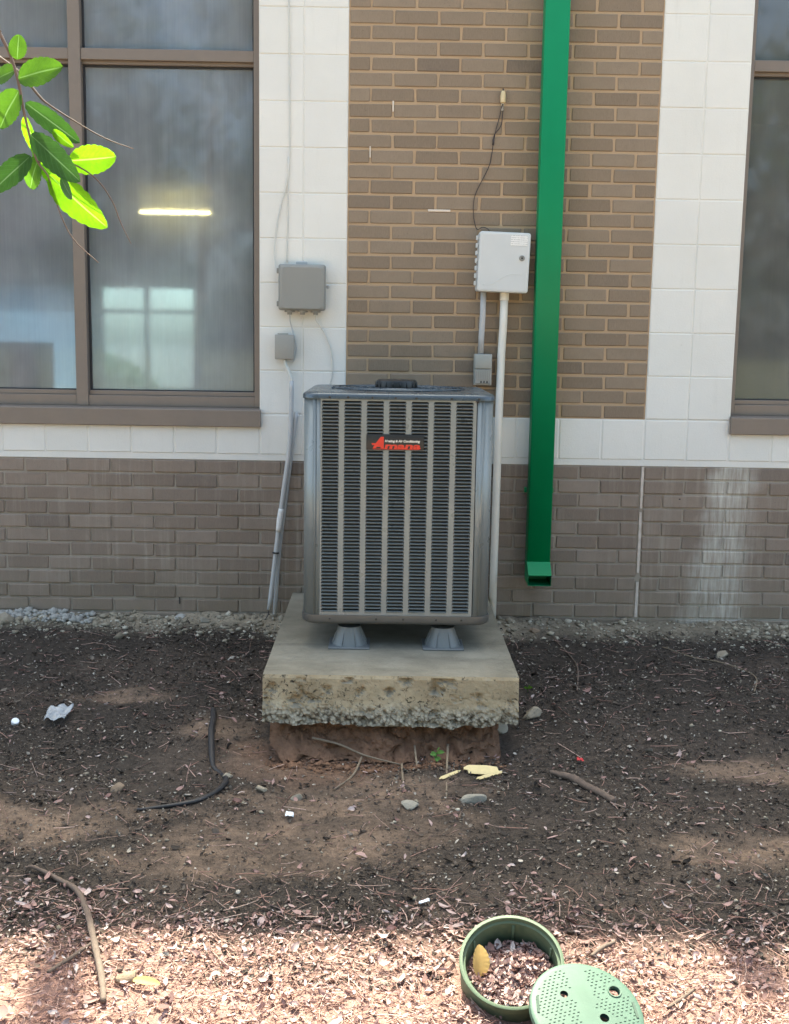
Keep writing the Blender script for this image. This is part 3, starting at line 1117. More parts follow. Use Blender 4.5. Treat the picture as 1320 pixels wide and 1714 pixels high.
def pad_front(u, s):
    """u along the width, s from top (0) to bottom (1)"""
    x = PADX0 + (PADX1 - PADX0) * u
    lim = PAD_BOT - 0.010 + 0.030 * (fbm(np.array([x * 16]), np.array([1.7]), 81, 3)[0] - 0.5) - 0.012 * math.sin(u * 3.1)
    z = PAD_TOP + (lim - PAD_TOP) * s
    rough = float(sstep(0.50, 0.80, np.array([s + 0.12 * (vnoise(np.array([x * 9]), np.array([0.0]), 83)[0] - 0.5)]))[0])
    n1 = fbm(np.array([x * 40]), np.array([z * 40]), 84, 4)[0] - 0.5
    n2 = fbm(np.array([x * 95]), np.array([z * 95]), 86, 3)[0] - 0.5
    y = PADY0 - 0.012 * s + n1 * 0.006 - rough * (0.008 + 0.034 * n1 + 0.022 * n2)
    pit = max(0, fbm(np.array([x * 18]), np.array([z * 26]), 90, 4)[0] - 0.60)
    y += pit * 0.10
    if s < 0.06:
        y = PADY0 + 0.005 * (1 - s / 0.06) + n1 * 0.003
    return x, y, z


for j in range(nz + 1):
    for i in range(nx + 1):
        pad_v.append(pad_front(i / nx, j / nz))
for j in range(nz):
    for i in range(nx):
        a = j * (nx + 1) + i
        pad_f.append((a, a + nx + 1, a + nx + 2, a + 1))
# top sheet joined to the front edge
base = len(pad_v)
ny = 24
for j in range(1, ny + 1):
    for i in range(nx + 1):
        x = PADX0 + (PADX1 - PADX0) * i / nx
        t = j / ny
        yb = -0.02
        y0 = pad_v[i][1]
        y = y0 + (yb - y0) * t
        pad_v.append((x, y, PAD_TOP + 0.002 * (vnoise(np.array([x * 5]), np.array([y * 5]), 95)[0] - 0.5)))
for j in range(ny):
    for i in range(nx):
        a = (base + (j - 1) * (nx + 1) + i) if j else i
        b = base + j * (nx + 1) + i
        pad_f.append((a, a + 1, b + 1, b))
# sides, back, underside
fl, fr = 0, nx
bl, br = base + (ny - 1) * (nx + 1), base + (ny - 1) * (nx + 1) + nx
bot = len(pad_v)
pad_v += [(PADX0, -0.02, PAD_BOT), (PADX1, -0.02, PAD_BOT)]
lb, rb = nz * (nx + 1), nz * (nx + 1) + nx
pad_f.append(tuple([bl] + [base + j * (nx + 1) for j in range(ny - 2, -1, -1)] + [j * (nx + 1) for j in range(0, nz + 1)] + [bot]))
pad_f.append(tuple([bot + 1] + [j * (nx + 1) + nx for j in range(nz, -1, -1)] + [base + j * (nx + 1) + nx for j in range(0, ny)]))
pad_f.append((bot, bot + 1, br, bl))
pad_f.append(tuple([bot + 1, bot] + [lb + i for i in range(nx + 1)]))
pad = mobj('concrete_pad', pad_v, pad_f, 'concrete', None, False, (0.22, -0.7, PAD_BOT))
tag(pad, 'thick grey concrete pad with crumbling front edge under the air conditioner', 'concrete pad')

cv, cf = [], []
nu, ns = 190, 26
for j in range(ns + 1):
    s = j / ns
    for i in range(nu + 1):
        u = i / nu
        x = PADX0 + 0.018 + (PADX1 - PADX0 - 0.075) * u
        bulge = fbm(np.array([x * 13]), np.array([s * 2.2]), 120, 4)[0] - 0.5
        ends = 0.06 * (abs(2 * u - 1) ** 6)
        lump = abs(fbm(np.array([x * 24]), np.array([s * 5.0 + 3]), 131, 4)[0] - 0.5) * 2
        crack = max(0.0, 0.10 - abs(fbm(np.array([x * 7]), np.array([s * 1.6]), 137, 3)[0] - 0.5)) * 0.35
        y = PADY0 + 0.055 - 0.13 * s ** 2.0 - bulge * 0.085 + lump * 0.035 + crack + ends
        z = -0.797 + (-0.150) * s + 0.035 * (fbm(np.array([x * 30]), np.array([s * 7]), 125, 3)[0] - 0.5) * (1 if 0 < s < 1 else 0)
        cv.append((x, y, z))
for j in range(ns):
    for i in range(nu):
        a = j * (nu + 1) + i
        cf.append((a, a + nu + 1, a + nu + 2, a + 1))
clay = mobj('clay_bank', cv, cf, 'clay', None, False, (0.22, -1.35, -0.95))
kind(clay, 'structure')

# ------------------------------------------------------------------ air conditioner
AX0, AX1, AY0, AY1 = -0.132, 0.613, -1.025, -0.280
ACX, ACY, AH = (AX0 + AX1) / 2, (AY0 + AY1) / 2, (AX1 - AX0) / 2
AZB, AZT = -0.535, 0.378           # bottom of the pan rim, top of the cap
ac = empty('air_conditioner', (ACX, ACY, PAD_TOP))
tag(ac, 'grey louvered air conditioner condenser on concrete pad', 'air conditioner')
R = 0.062


def ring(z, inset, r=R, n=7):
    return [(x, y, z) for x, y in rrect(ACX, ACY, AH - inset, AH - inset, max(0.004, r), n)]


# cabinet: corner posts and plain side/back sheets as one wrap, open at the front louver area
pz0, pz1 = AZB + 0.034, AZT - 0.024
lx0, lx1 = -0.0585, 0.5325          # louvered field
fy = AY0
full = rrect(ACX, ACY, AH - 0.004, AH - 0.004, R, 8)


def wrap(name, pts, mat, thick=0.004):
    vs, fs = [], []
    n = len(pts)
    for z in (pz0, pz1):
        vs += [(x, y, z) for x, y in pts]
    for k in range(n - 1):
        fs.append((k, k + 1, n + k + 1, n + k))
    o = mobj(name, vs, fs, mat, ac, True)
    m = o.modifiers.new('sheet', 'SOLIDIFY')
    m.thickness = thick
    m.offset = -1
    o.data.set_sharp_from_angle(angle=math.radians(30))
    return o


# order of rrect: +x+y, -x+y, -x-y, +x-y corners
c3 = full[18:27]      # front left corner  (-x,-y)
c4 = full[27:36]      # front right corner (+x,-y)
FYY = AY0 + 0.004
# gentle stamped flutes in the left corner post
leftp = [(AX0 + 0.004, ACY)] + c3[:-1] + [(AX0 + 0.046, FYY + 0.0015), (AX0 + 0.050, FYY + 0.0045), (AX0 + 0.054, FYY + 0.0045), (AX0 + 0.058, FYY), (lx0 - 0.002, FYY)]
wrap('corner_panel', leftp, 'metal_ac')
seam = 0.5415
rightp = [(seam + 0.0015, FYY + 0.002), (seam + 0.002, FYY - 0.001), (AX1 - 0.056, FYY - 0.001), (AX1 - 0.052, FYY + 0.003), (AX1 - 0.048, FYY + 0.0035), (AX1 - 0.043, FYY + 0.001)] + c4[2:] + [(AX1 - 0.004, ACY)]
wrap('service_panel', rightp, 'metal_ac')
back = [(AX1 - 0.006, ACY - 0.003)] + full[0:18] + [(AX0 + 0.006, ACY - 0.003)]
wrap('back_panel', back, 'metal_ac')
# front sheet: stiles between seven louver strips
NC, NR = 7, 61
pitch = 0.0861
lw = 0.0655
cx0 = [-0.0552 + i * pitch for i in range(NC)]
lz1, lz0 = 0.345, -0.487
bm = bmesh.new()
edges = [lx0 - 0.002] + [v for c in cx0 for v in (c, c + lw)] + [seam - 0.0015]
for i in range(0, len(edges), 2):
    bm_box(bm, edges[i], edges[i + 1], FYY, FYY + 0.004, pz0, pz1)
for i in range(1, len(edges) - 1, 2):
    bm_box(bm, edges[i], edges[i + 1], FYY, FYY + 0.004, pz0, lz0)
    bm_box(bm, edges[i], edges[i + 1], FYY, FYY + 0.004, lz1, pz1)
bmobj('front_panel', bm, 'metal_ac', ac)
# louvers: pressed hoods, each a bent blade with turned-in corners
ph = (lz1 - lz0) / NR
for c in cx0:
    vs, fs = [], []
    for r in range(NR):
        z = lz1 - (r + 1) * ph
        a, b = c - 0.0005, c + lw + 0.0005
        # blade: lower lip in the sheet plane, hood bulging out above it
        prof = [(0.0015, 0.0), (-0.0010, 0.0005), (-0.0038, ph * 0.20), (-0.0043, ph * 0.28), (0.0015, ph * 0.42), (0.008, ph * 0.50)]
        ins = [0.0, 0.0, 0.0006, 0.0016, 0.003, 0.004]
        n0 = len(vs)
        for (dy, dz), i_ in zip(prof, ins):
            for t in (0.0, 0.06, 0.94, 1.0):
                xx = a + i_ + (b - a - 2 * i_) * t
                edge = 0 if t in (0.06, 0.94) else 1
                vs.append((xx, FYY + (0.0025 if edge and dy < 0 else dy), z + dz + (ph * 0.12 if edge and dz > ph * 0.25 else 0)))
        for k in range(len(prof) - 1):
            for m in range(3):
                p = n0 + k * 4 + m
                fs.append((p, p + 1, p + 5, p + 4))
        # turned-in upper corners of each opening
        zt = z + ph
        for (xa, sgn) in ((a, 1), (b, -1)):
            n1 = len(vs)
            vs += [(xa, FYY + 0.001, zt), (xa + sgn * 0.0045, FYY + 0.001, zt), (xa, FYY + 0.001, zt - ph * 0.42)]
            fs.append((n1, n1 + 1, n1 + 2))
    kind(mobj('louver_strip', vs, fs, 'metal_ac', ac), 'stuff')
box('coil', AX0 + 0.03, AX1 - 0.03, AY0 + 0.035, AY1 - 0.03, pz0, pz1 - 0.01, 'coil', ac)
# top cap with rolled shoulder
capz = AZT - 0.027
rings = [ring(capz, 0.010), ring(capz, -0.001), ring(capz + 0.014, -0.001), ring(capz + 0.019, 0.002, R), ring(capz + 0.023, 0.008, R - 0.006),
         ring(capz + 0.0255, 0.018, R - 0.014), ring(AZT - 0.0006, 0.034, R - 0.025), ring(AZT, 0.07, 0.02)]
loft('top_cap', rings, 'cap_ac', ac, False, True, None, 60)
# base pan
rings = [ring(AZB + 0.036, 0.008), ring(AZB + 0.036, -0.001), ring(AZB + 0.014, -0.001), ring(AZB + 0.006, 0.002), ring(AZB, 0.010, R - 0.008), ring(AZB - 0.002, 0.05, 0.03)]
loft('base_pan', rings, 'pan_ac', ac, True, True, None, 60)
rings = [ring(AZB - 0.001, 0.075, 0.05), ring(AZB - 0.022, 0.11, 0.05)]
loft('drain_pan', rings, 'pan_ac', ac)
# top grille: rings and spokes
for rr in (0.10, 0.13, 0.16, 0.19, 0.22, 0.25, 0.275):
    pts = [(ACX + rr * math.cos(a), ACY + rr * math.sin(a), AZT + 0.004) for a in np.linspace(0, 2 * math.pi, 49)]
    tube('grille_ring', pts, 0.0022, 'cap_ac', ac, 6)
for k in range(8):
    a = k * math.pi / 4 + 0.3
    tube('grille_spoke', [(ACX + 0.08 * math.cos(a), ACY + 0.08 * math.sin(a), AZT + 0.005), (ACX + 0.285 * math.cos(a), ACY + 0.285 * math.sin(a), AZT + 0.004)], 0.003, 'cap_ac', ac, 6)
lathe('motor_cap', [(0.0, 0.036), (0.074, 0.036), (0.082, 0.033), (0.085, 0.027), (0.085, 0.004), (0.079, 0.0)], (ACX - 0.008, ACY, AZT + 0.002), 'black', ac, 40)
for k in range(18):
    a = 2 * math.pi * k / 18
    cxm, cym = ACX - 0.008 + 0.0855 * math.cos(a), ACY + 0.0855 * math.sin(a)
    tube('motor_rib', [(cxm, cym, AZT + 0.006), (cxm, cym, AZT + 0.028)], 0.0022, 'black', ac, 5)
# screws along cap and pan
for sx_ in (-0.071, 0.0, 0.093, 0.182, 0.262, 0.398, 0.503):
    for zz in (capz + 0.011,):
        lathe('screw', [(0.0045, 0.0), (0.0045, 0.003), (0.0025, 0.0045), (0.0, 0.0045)], (sx_ + 0.045, AY0 - 0.0005, zz - 0.003), 'screw', ac, 10, (0, -1, 0))
for sx_ in (-0.02, 0.163, 0.27, 0.40, 0.50):
    lathe('screw', [(0.0042, 0.0), (0.0042, 0.003), (0.0025, 0.0045), (0.0, 0.0045)], (sx_, AY0 - 0.0005, AZB + 0.022), 'screw', ac, 10, (0, -1, 0))
lathe('screw', [(0.006, 0.0), (0.006, 0.003), (0.0025, 0.005), (0.0, 0.005)], (seam + 0.001, AY0 + 0.002, pz1 - 0.004), 'black', ac, 10, (0, -1, 0))
# plastic riser feet
for fx in (0.057, 0.432):
    for fyc in (-0.950, -0.385):
        f = box('foot', fx - 0.082, fx + 0.082, fyc - 0.082, fyc + 0.082, PAD_TOP + 0.001, PAD_TOP + 0.007, 'foot', ac, 0.0015)
        lathe('riser', [(0.071, 0.006), (0.069, 0.012), (0.047, 0.073), (0.046, 0.0805), (0.0, 0.0805)], (fx, fyc, PAD_TOP), 'foot', f, 28)
        for k in range(8):
            a = k * math.pi / 4 + math.pi / 8
            ca_, sa_ = math.cos(a), math.sin(a)
            mobj('gusset', [(fx + 0.078 * ca_, fyc + 0.078 * sa_, PAD_TOP + 0.006), (fx + 0.064 * ca_ - 0.002 * sa_, fyc + 0.064 * sa_ + 0.002 * ca_, PAD_TOP + 0.006),
                            (fx + 0.052 * ca_, fyc + 0.052 * sa_, PAD_TOP + 0.066), (fx + 0.064 * ca_ + 0.002 * sa_, fyc + 0.064 * sa_ - 0.002 * ca_, PAD_TOP + 0.006)],
                 [(0, 1, 2), (0, 2, 3), (0, 3, 1), (1, 3, 2)], 'foot', f)

# maker's badge
badge = box('badge', 0.1165, 0.3395, FYY - 0.0065, FYY - 0.0005, 0.158, 0.2185, 'black', ac, 0.0022, 2)


def text_mesh(name, body, size, x, y, z, mat, parent, shear=0.0, sx=1.0, bold=0.0, depth=0.0008, align='LEFT', width=None):
    cu = bpy.data.curves.new(name, 'FONT')
    cu.body = body
    cu.size = size
    cu.shear = shear
    cu.offset = bold
    cu.extrude = depth
    cu.align_x = align
    o = bpy.data.objects.new(name, cu)
    COL.objects.link(o)
    dg = bpy.context.evaluated_depsgraph_get()
    me = bpy.data.meshes.new_from_object(o.evaluated_get(dg))
    bpy.data.objects.remove(o)
    if width:
        xs_ = [v.co.x for v in me.vertices]
        sx = width / (max(xs_) - min(xs_))
    off = root_off(parent)
    me.transform(Matrix.Translation(Vector((x, y, z)) - off) @ Matrix.Rotation(math.radians(90), 4, 'X') @ Matrix.Diagonal((sx, 1, 1, 1)))
    me.materials.clear()
    me.materials.append(M[mat])
    ob = bpy.data.objects.new(name, me)
    return link(ob, parent)


by = FYY - 0.0075
# tall raking capital A with a long crossbar, as on the badge
zb_, zm_, zt_ = 0.1635, 0.1795, 0.2085
Apoly = [(0.141, zb_), (0.152, zb_), (0.157, 0.170), (0.172, 0.170), (0.172, zb_), (0.184, zb_), (0.184, zt_), (0.172, zt_), (0.153, zm_ + 0.004), (0.137, zm_ + 0.004), (0.139, 0.1765), (0.148, 0.1765)]
vs = [(x_, by, z_) for x_, z_ in Apoly] + [(x_, by + 0.0012, z_) for x_, z_ in Apoly]
n_ = len(Apoly)
fs = [tuple(range(n_))] + [(k, n_ + k, n_ + (k + 1) % n_, (k + 1) % n_) for k in range(n_)]
mobj('badge_letter', vs, fs, 'red', badge)
text_mesh('badge_lettering', 'mana', 0.0310, 0.1855, by + 0.0006, zb_, 'red', badge, 0.12, 1.72, 0.0011, width=0.140)
text_mesh('badge_tagline', 'Heating & Air Conditioning', 0.0125, 0.1875, by + 0.0006, 0.1885, 'white_ink', badge, 0.25, 1.02, 0.0004, width=0.136)
box('badge_underline', 0.142, 0.322, by, by + 0.001, 0.1605, 0.1622, 'red', badge)

# ------------------------------------------------------------------ downspout
ds = empty('downspout', (0.925, -0.065, -0.55))
tag(ds, 'bright green square metal downspout on the brick panel', 'downspout')
dx0, dx1, dy0, dy1 = 0.8705, 0.9805, -0.105, -0.028
zt = TOPZ - 0.06
zo = -0.452


def shell(name, rings_, mat, parent, th=0.0016):
    vs, fs = [], []
    for rg in rings_:
        vs += rg
    n = len(rings_[0])
    for i in range(len(rings_) - 1):
        for k in range(n):
            a, b = i * n + k, i * n + (k + 1) % n
            fs.append((a, b, b + n, a + n))
    o = mobj(name, vs, fs, mat, parent, True)
    o.data.set_sharp_from_angle(angle=math.radians(35))
    m = o.modifiers.new('sheet', 'SOLIDIFY')
    m.thickness = th
    m.offset = 0
    return o


def dring(z, y0=dy0, y1=dy1, zf=None):
    out = []
    for x_, y_ in rrect((dx0 + dx1) / 2, (y0 + y1) / 2, (dx1 - dx0) / 2, (y1 - y0) / 2, 0.006, 3):
        t = (y_ - y1) / (y0 - y1)
        zz = z if zf is None else z + (zf - z) * t
        out.append((x_, y_, zz))
    return out


shell('pipe', [dring(zt), dring(1.2), dring(zo + 0.02, zf=zo)], 'green', ds)
# kick-out shoe: sloping top, cheeks, open front
yo = -0.168
A_ = [(dx0 + 0.001, dy0, zo), (dx1 - 0.001, dy0, zo), (dx1 - 0.001, yo, zo - 0.052), (dx0 + 0.001, yo, zo - 0.052)]
B_ = [(dx0 + 0.001, dy1, -0.552), (dx1 - 0.001, dy1, -0.552), (dx1 - 0.001, yo + 0.008, -0.557), (dx0 + 0.001, yo + 0.008, -0.557)]
Tb = [(dx0 + 0.001, dy1, zo + 0.03), (dx1 - 0.001, dy1, zo + 0.03)]
vs = A_ + B_ + Tb
fs = [(0, 1, 2, 3), (4, 5, 6, 7), (8, 0, 3, 7, 4), (1, 9, 5, 6, 2), (9, 8, 4, 5)]
o = mobj('outlet', vs, fs, 'green', ds)
m = o.modifiers.new('sheet', 'SOLIDIFY')
m.thickness = 0.0018
m.offset = 0
box('outlet_lip', dx0 + 0.001, dx1 - 0.001, yo - 0.003, yo + 0.002, zo - 0.056, zo - 0.0515, 'green', ds, 0.0008)
for zz in (2.6, -0.12):
    box('strap', dx0 - 0.014, dx0 - 0.002, -0.030, -0.0025, zz - 0.012, zz + 0.012, 'green', ds)
    box('strap', dx1 + 0.002, dx1 + 0.014, -0.030, -0.0025, zz - 0.012, zz + 0.012, 'green', ds)

# ------------------------------------------------------------------ wall boxes
wb = empty('utility_box', (0.713, 0.0, 0.803))
tag(wb, 'pale grey plastic utility box with a round lock on the brick panel', 'electrical box')
wb.rotation_euler = (0, math.radians(1.6), 0)
bx0, bx1, bz0, bz1 = 0.598, 0.832, 0.803, 1.070


def face_ring(x0, x1, z0, z1, y, r, n=4):
    return [(x_, y, z_) for x_, z_ in rrect((x0 + x1) / 2, (z0 + z1) / 2, (x1 - x0) / 2, (z1 - z0) / 2, r, n)]


loft('back_shell', [face_ring(bx0, bx1, bz0, bz1, -0.002, 0.010), face_ring(bx0, bx1, bz0, bz1, -0.060, 0.010)], 'box_w', wb)
dr = loft('door', [face_ring(bx0 + 0.001, bx1 + 0.001, bz0 - 0.002, bz1 + 0.001, -0.0625, 0.012), face_ring(bx0 + 0.001, bx1 + 0.001, bz0 - 0.002, bz1 + 0.001, -0.094, 0.012),
                  face_ring(bx0 + 0.004, bx1 - 0.002, bz0 + 0.001, bz1 - 0.002, -0.099, 0.012), face_ring(bx0 + 0.012, bx1 - 0.010, bz0 + 0.009, bz1 - 0.010, -0.101, 0.010)], 'box_w', wb, angle=10)
for k in range(7):
    zc = bz0 + 0.035 + k * 0.034
    box('hinge_knuckle', bx0 - 0.012, bx0 - 0.0005, -0.074, -0.056, zc - 0.0105, zc + 0.0105, 'box_w', wb, 0.002)
lathe('lock', [(0.013, 0.0), (0.013, 0.004), (0.010, 0.006), (0.009, 0.004), (0.0, 0.004)], (0.797, -0.1005, 0.957), 'box_g', dr, 24, (0, -1, 0))
lathe('keyhole', [(0.004, 0.0), (0.004, 0.0052), (0.0, 0.0055)], (0.797, -0.1005, 0.957), 'black', dr, 12, (0, -1, 0))
lb_ = box('label', 0.742, 0.818, -0.1022, -0.1012, 1.012, 1.058, 'print', dr)
# moulded swoosh ridge
pts = [(0.626, -0.1005, 0.832), (0.665, -0.1005, 0.836), (0.705, -0.1005, 0.862), (0.745, -0.1005, 0.882), (0.80, -0.1005, 0.884)]
tube('moulded_ridge', pts, 0.0018, 'box_w', dr, 6, spline=5)

dc = empty('disconnect_box', (0.642, 0.0, 0.375))
tag(dc, 'small grey disconnect box below the utility box', 'electrical box')
box('body', 0.600, 0.683, -0.052, -0.0015, 0.374, 0.519, 'plate', dc, 0.004, 2)
box('cover', 0.602, 0.681, -0.062, -0.0525, 0.452, 0.517, 'plate', dc, 0.003, 2)
gr = box('lower_cover', 0.604, 0.679, -0.059, -0.0525, 0.380, 0.449, 'box_s', dc, 0.003)
for k in range(7):
    box('rib', 0.614 + k * 0.0085, 0.618 + k * 0.0085, -0.061, -0.0592, 0.402, 0.440, 'plate', gr)
for k in range(3):
    box('knockout', 0.630 + k * 0.014, 0.636 + k * 0.014, -0.0605, -0.0592, 0.385, 0.395, 'black', gr)

gc = tube('grey_conduit', [(0.6355, -0.034, 0.806), (0.6350, -0.034, 0.70), (0.6315, -0.030, 0.60), (0.631, -0.027, 0.5205)], 0.0135, 'conduit', None, 14, (0.63, -0.03, 0.52))
tag(gc, 'short grey conduit joining the utility box and disconnect box', 'conduit')
pv = empty('plastic_conduit', (0.72, -0.03, -0.76))
tag(pv, 'long cream plastic conduit running from utility box down to the ground', 'conduit')
tube('pipe', [(0.733, -0.036, 0.803), (0.732, -0.036, 0.66), (0.727, -0.034, 0.52), (0.7245, -0.034, 0.30), (0.7225, -0.034, -0.10), (0.7205, -0.034, -0.50), (0.7195, -0.034, -0.80)], 0.0185, 'pvc', pv, 18)
lathe('collar', [(0.0215, 0.0), (0.0215, 0.035), (0.018, 0.036)], (0.733, -0.036, 0.767), 'pvc', pv, 18)

sn = empty('wall_sensor', (0.702, 0.0, 1.66))
tag(sn, 'small cream sensor on the brick panel with two wires hanging', 'sensor')
lathe('body', [(0.004, 0.0), (0.012, 0.004), (0.0125, 0.034), (0.009, 0.048), (0.006, 0.054), (0.0, 0.055)], (0.702, -0.018, 1.648), 'brass', sn, 16)
box('bracket', 0.697, 0.707, -0.012, -0.0015, 1.618, 1.650, 'pvc', sn, 0.001)
tube('screw', [(0.702, -0.016, 1.700), (0.702, -0.016, 1.712)], 0.0035, 'screw', sn, 8)
tube('wire', [(0.7035, -0.014, 1.645), (0.703, -0.010, 1.60), (0.696, -0.008, 1.55), (0.668, -0.007, 1.51), (0.664, -0.006, 1.47)], 0.0020, 'cable_d', sn, 6, spline=5)
tube('wire', [(0.700, -0.014, 1.645), (0.689, -0.010, 1.59), (0.674, -0.007, 1.53), (0.664, -0.006, 1.47), (0.658, -0.006, 1.42), (0.645, -0.006, 1.365), (0.588, -0.006, 1.245),
              (0.581, -0.006, 1.165), (0.592, -0.006, 1.105), (0.604, -0.008, 1.088), (0.622, -0.010, 1.098), (0.645, -0.012, 1.094), (0.660, -0.03, 1.075)], 0.0018, 'cable_d', sn, 6, spline=5)
tube('splice', [(0.665, -0.007, 1.492), (0.6635, -0.007, 1.466)], 0.0042, 'cable_d', sn, 8)

# grey telecom box
tb = empty('telecom_box', (-0.205, 0.0, 0.70))
tag(tb, 'square mid grey utility box on the white block pier', 'electrical box')
tx0, tx1, tz0_, tz1_ = -0.312, -0.096, 0.706, 0.914
loft('back_shell', [face_ring(tx0 + 0.006, tx1 - 0.006, tz0_ + 0.008, tz1_ - 0.006, -0.0015, 0.008), face_ring(tx0 + 0.006, tx1 - 0.006, tz0_ + 0.008, tz1_ - 0.006, -0.030, 0.008)], 'box_g', tb)
loft('cover', [face_ring(tx0, tx1, tz0_, tz1_, -0.030, 0.010), face_ring(tx0, tx1, tz0_, tz1_, -0.062, 0.010), face_ring(tx0 + 0.006, tx1 - 0.006, tz0_ + 0.003, tz1_ - 0.006, -0.076, 0.014),
               face_ring(tx0 + 0.020, tx1 - 0.020, tz0_ + 0.008, tz1_ - 0.014, -0.082, 0.014)], 'box_g', tb, angle=18)
for zc in (0.885, 0.735):
    box('hinge', tx0 - 0.010, tx0 + 0.004, -0.045, -0.020, zc - 0.012, zc + 0.012, 'box_g', tb, 0.002)
lathe('latch', [(0.009, 0.0), (0.009, 0.008), (0.005, 0.010), (0.004, 0.004), (0.0, 0.004)], (tx1 + 0.010, -0.030, 0.815), 'conduit', tb, 14, (0, -1, 0))
box('hanger', -0.235, -0.183, -0.010, -0.0015, 0.915, 0.930, 'conduit', tb, 0.002)
for xc in (-0.262, -0.202, -0.142):
    lathe('cable_gland', [(0.024, 0.0), (0.024, 0.010), (0.012, 0.011), (0.011, 0.022), (0.0, 0.022)], (xc, -0.042, 0.708), 'box_g' if xc != -0.202 else 'box_s', tb, 16, (0, 0, -1))

sb = empty('junction_box', (-0.283, 0.0, 0.48))
tag(sb, 'tiny square grey junction box below the telecom box', 'electrical box')
box('body', -0.327, -0.243, -0.040, -0.0015, 0.484, 0.590, 'box_s', sb, 0.006, 2)
lid_ = box('cover', -0.330, -0.240, -0.052, -0.0405, 0.480, 0.594, 'box_s', sb, 0.004, 2)
lid_.rotation_euler = (0, 0, 0)
box('clip', -0.318, -0.268, -0.046, -0.036, 0.5945, 0.600, 'box_s', sb, 0.001)

cb = tube('loose_cable', [(-0.272, -0.004, 2.30), (-0.272, -0.004, 2.07), (-0.269, -0.004, 1.84), (-0.267, -0.004, 1.43), (-0.277, -0.005, 1.296), (-0.307, -0.006, 1.177),
                          (-0.328, -0.006, 1.069), (-0.336, -0.008, 0.975), (-0.327, -0.016, 0.89), (-0.316, -0.02, 0.875)], 0.0032, 'cable', None, 7, (-0.27, 0, 1.5), 6)
tag(cb, 'thin white cable bowing away down the white pier into the telecom box', 'cable')
cb2 = tube('straight_cable', [(-0.2725, -0.004, 1.40), (-0.2735, -0.004, 1.20), (-0.2775, -0.004, 1.0), (-0.278, -0.006, 0.925)], 0.0030, 'cable', None, 7, (-0.275, 0, 1.1), 4)
tag(cb2, 'short straight white cable entering the top of the telecom box', 'cable')
cb3 = tube('hanging_cord', [(-0.142, -0.042, 0.690), (-0.139, -0.030, 0.66), (-0.118, -0.012, 0.63), (-0.090, -0.005, 0.58), (-0.069, -0.005, 0.515), (-0.064, -0.005, 0.418), (-0.080, -0.005, 0.345), (-0.09, -0.005, 0.25)], 0.0028, 'cable', None, 7, (-0.09, 0, 0.4), 6)
tag(cb3, 'thin white cord curving from telecom box down behind the air conditioner', 'cable')
cb4 = tube('patch_cable', [(-0.262, -0.042, 0.690), (-0.260, -0.030, 0.655), (-0.253, -0.02, 0.625), (-0.246, -0.03, 0.597), (-0.238, -0.030, 0.57), (-0.233, -0.020, 0.52), (-0.247, -0.03, 0.47), (-0.283, -0.03, 0.478)], 0.0030, 'conduit', None, 7, (-0.25, 0, 0.6), 6)
tag(cb4, 'short grey cable between the telecom box and the junction box', 'cable')

lp = empty('conduit_pair', (-0.345, -0.04, -0.77))
lp.name = 'leaning_conduit'
tag(lp, 'longer leaning grey conduit fed from the junction box', 'conduit')
lean1 = [(-0.286, -0.030, 0.482), (-0.281, -0.032, 0.455), (-0.264, -0.034, 0.415), (-0.2535, -0.034, 0.375)]
tube('feed_cable', lean1, 0.0085, 'cable', lp, 10, spline=5)
tube('pipe', [(-0.253, -0.034, 0.38), (-0.2545, -0.034, 0.25), (-0.263, -0.036, 0.064), (-0.284, -0.040, -0.10), (-0.307, -0.045, -0.274), (-0.332, -0.055, -0.50), (-0.356, -0.065, -0.712)], 0.0108, 'conduit', lp, 14, spline=4)
tube('tape_wrap', [(-0.300, -0.044, -0.225), (-0.307, -0.046, -0.275), (-0.314, -0.049, -0.335)], [0.0125, 0.0142, 0.012], 'tape', lp, 12, spline=3)
tube('zip_tie', [(-0.3245, -0.052, -0.4335), (-0.3253, -0.0525, -0.4405)], 0.0165, 'black', lp, 14)
tube('stub_wire', [(-0.356, -0.065, -0.71), (-0.362, -0.075, -0.74), (-0.385, -0.10, -0.765), (-0.425, -0.14, gz(-0.425, -0.14) + 0.004)], 0.0022, 'cable_d', lp, 6, spline=4)
l2 = tube('leaning_conduit', [(-0.2325, -0.018, 0.231), (-0.245, -0.018, 0.12), (-0.2575, -0.018, 0.019), (-0.284, -0.020, -0.20), (-0.3125, -0.024, -0.446), (-0.335, -0.032, -0.775)], 0.0100, 'conduit', None, 14, (-0.335, -0.03, -0.775), 4)
tag(l2, 'shorter leaning grey conduit half hidden behind the longer one', 'conduit')

# ------------------------------------------------------------------ inside the room
shelf = empty('bookshelf', (-2.30, 2.5, -0.55))
tag(shelf, 'brown bookshelf dimly seen through the fogged window', 'bookshelf')
for xa in (-2.46, -2.145):
    box('side', xa, xa + 0.02, 2.35, 2.62, -0.549, 0.52, 'shelf', shelf)
box('back_board', -2.44, -2.145, 2.60, 2.615, -0.549, 0.52, 'shelf', shelf)
for k in range(5):
    box('shelf_board', -2.44, -2.145, 2.35, 2.598, -0.54 + k * 0.26, -0.52 + k * 0.26, 'shelf', shelf)
for k in range(5):
    box('book', -2.42 + k * 0.05, -2.385 + k * 0.05, 2.37, 2.55, 0.262 - 0.02, 0.262 + 0.15 + 0.02 * (k % 3), ('paperw', 'shelf', 'rock_g', 'clay', 'pvc')[k], shelf)
fl_ = empty('ceiling_light', (-1.33, 3.0, 1.44))
tag(fl_, 'lit warm tube light glowing behind the fogged window', 'light')
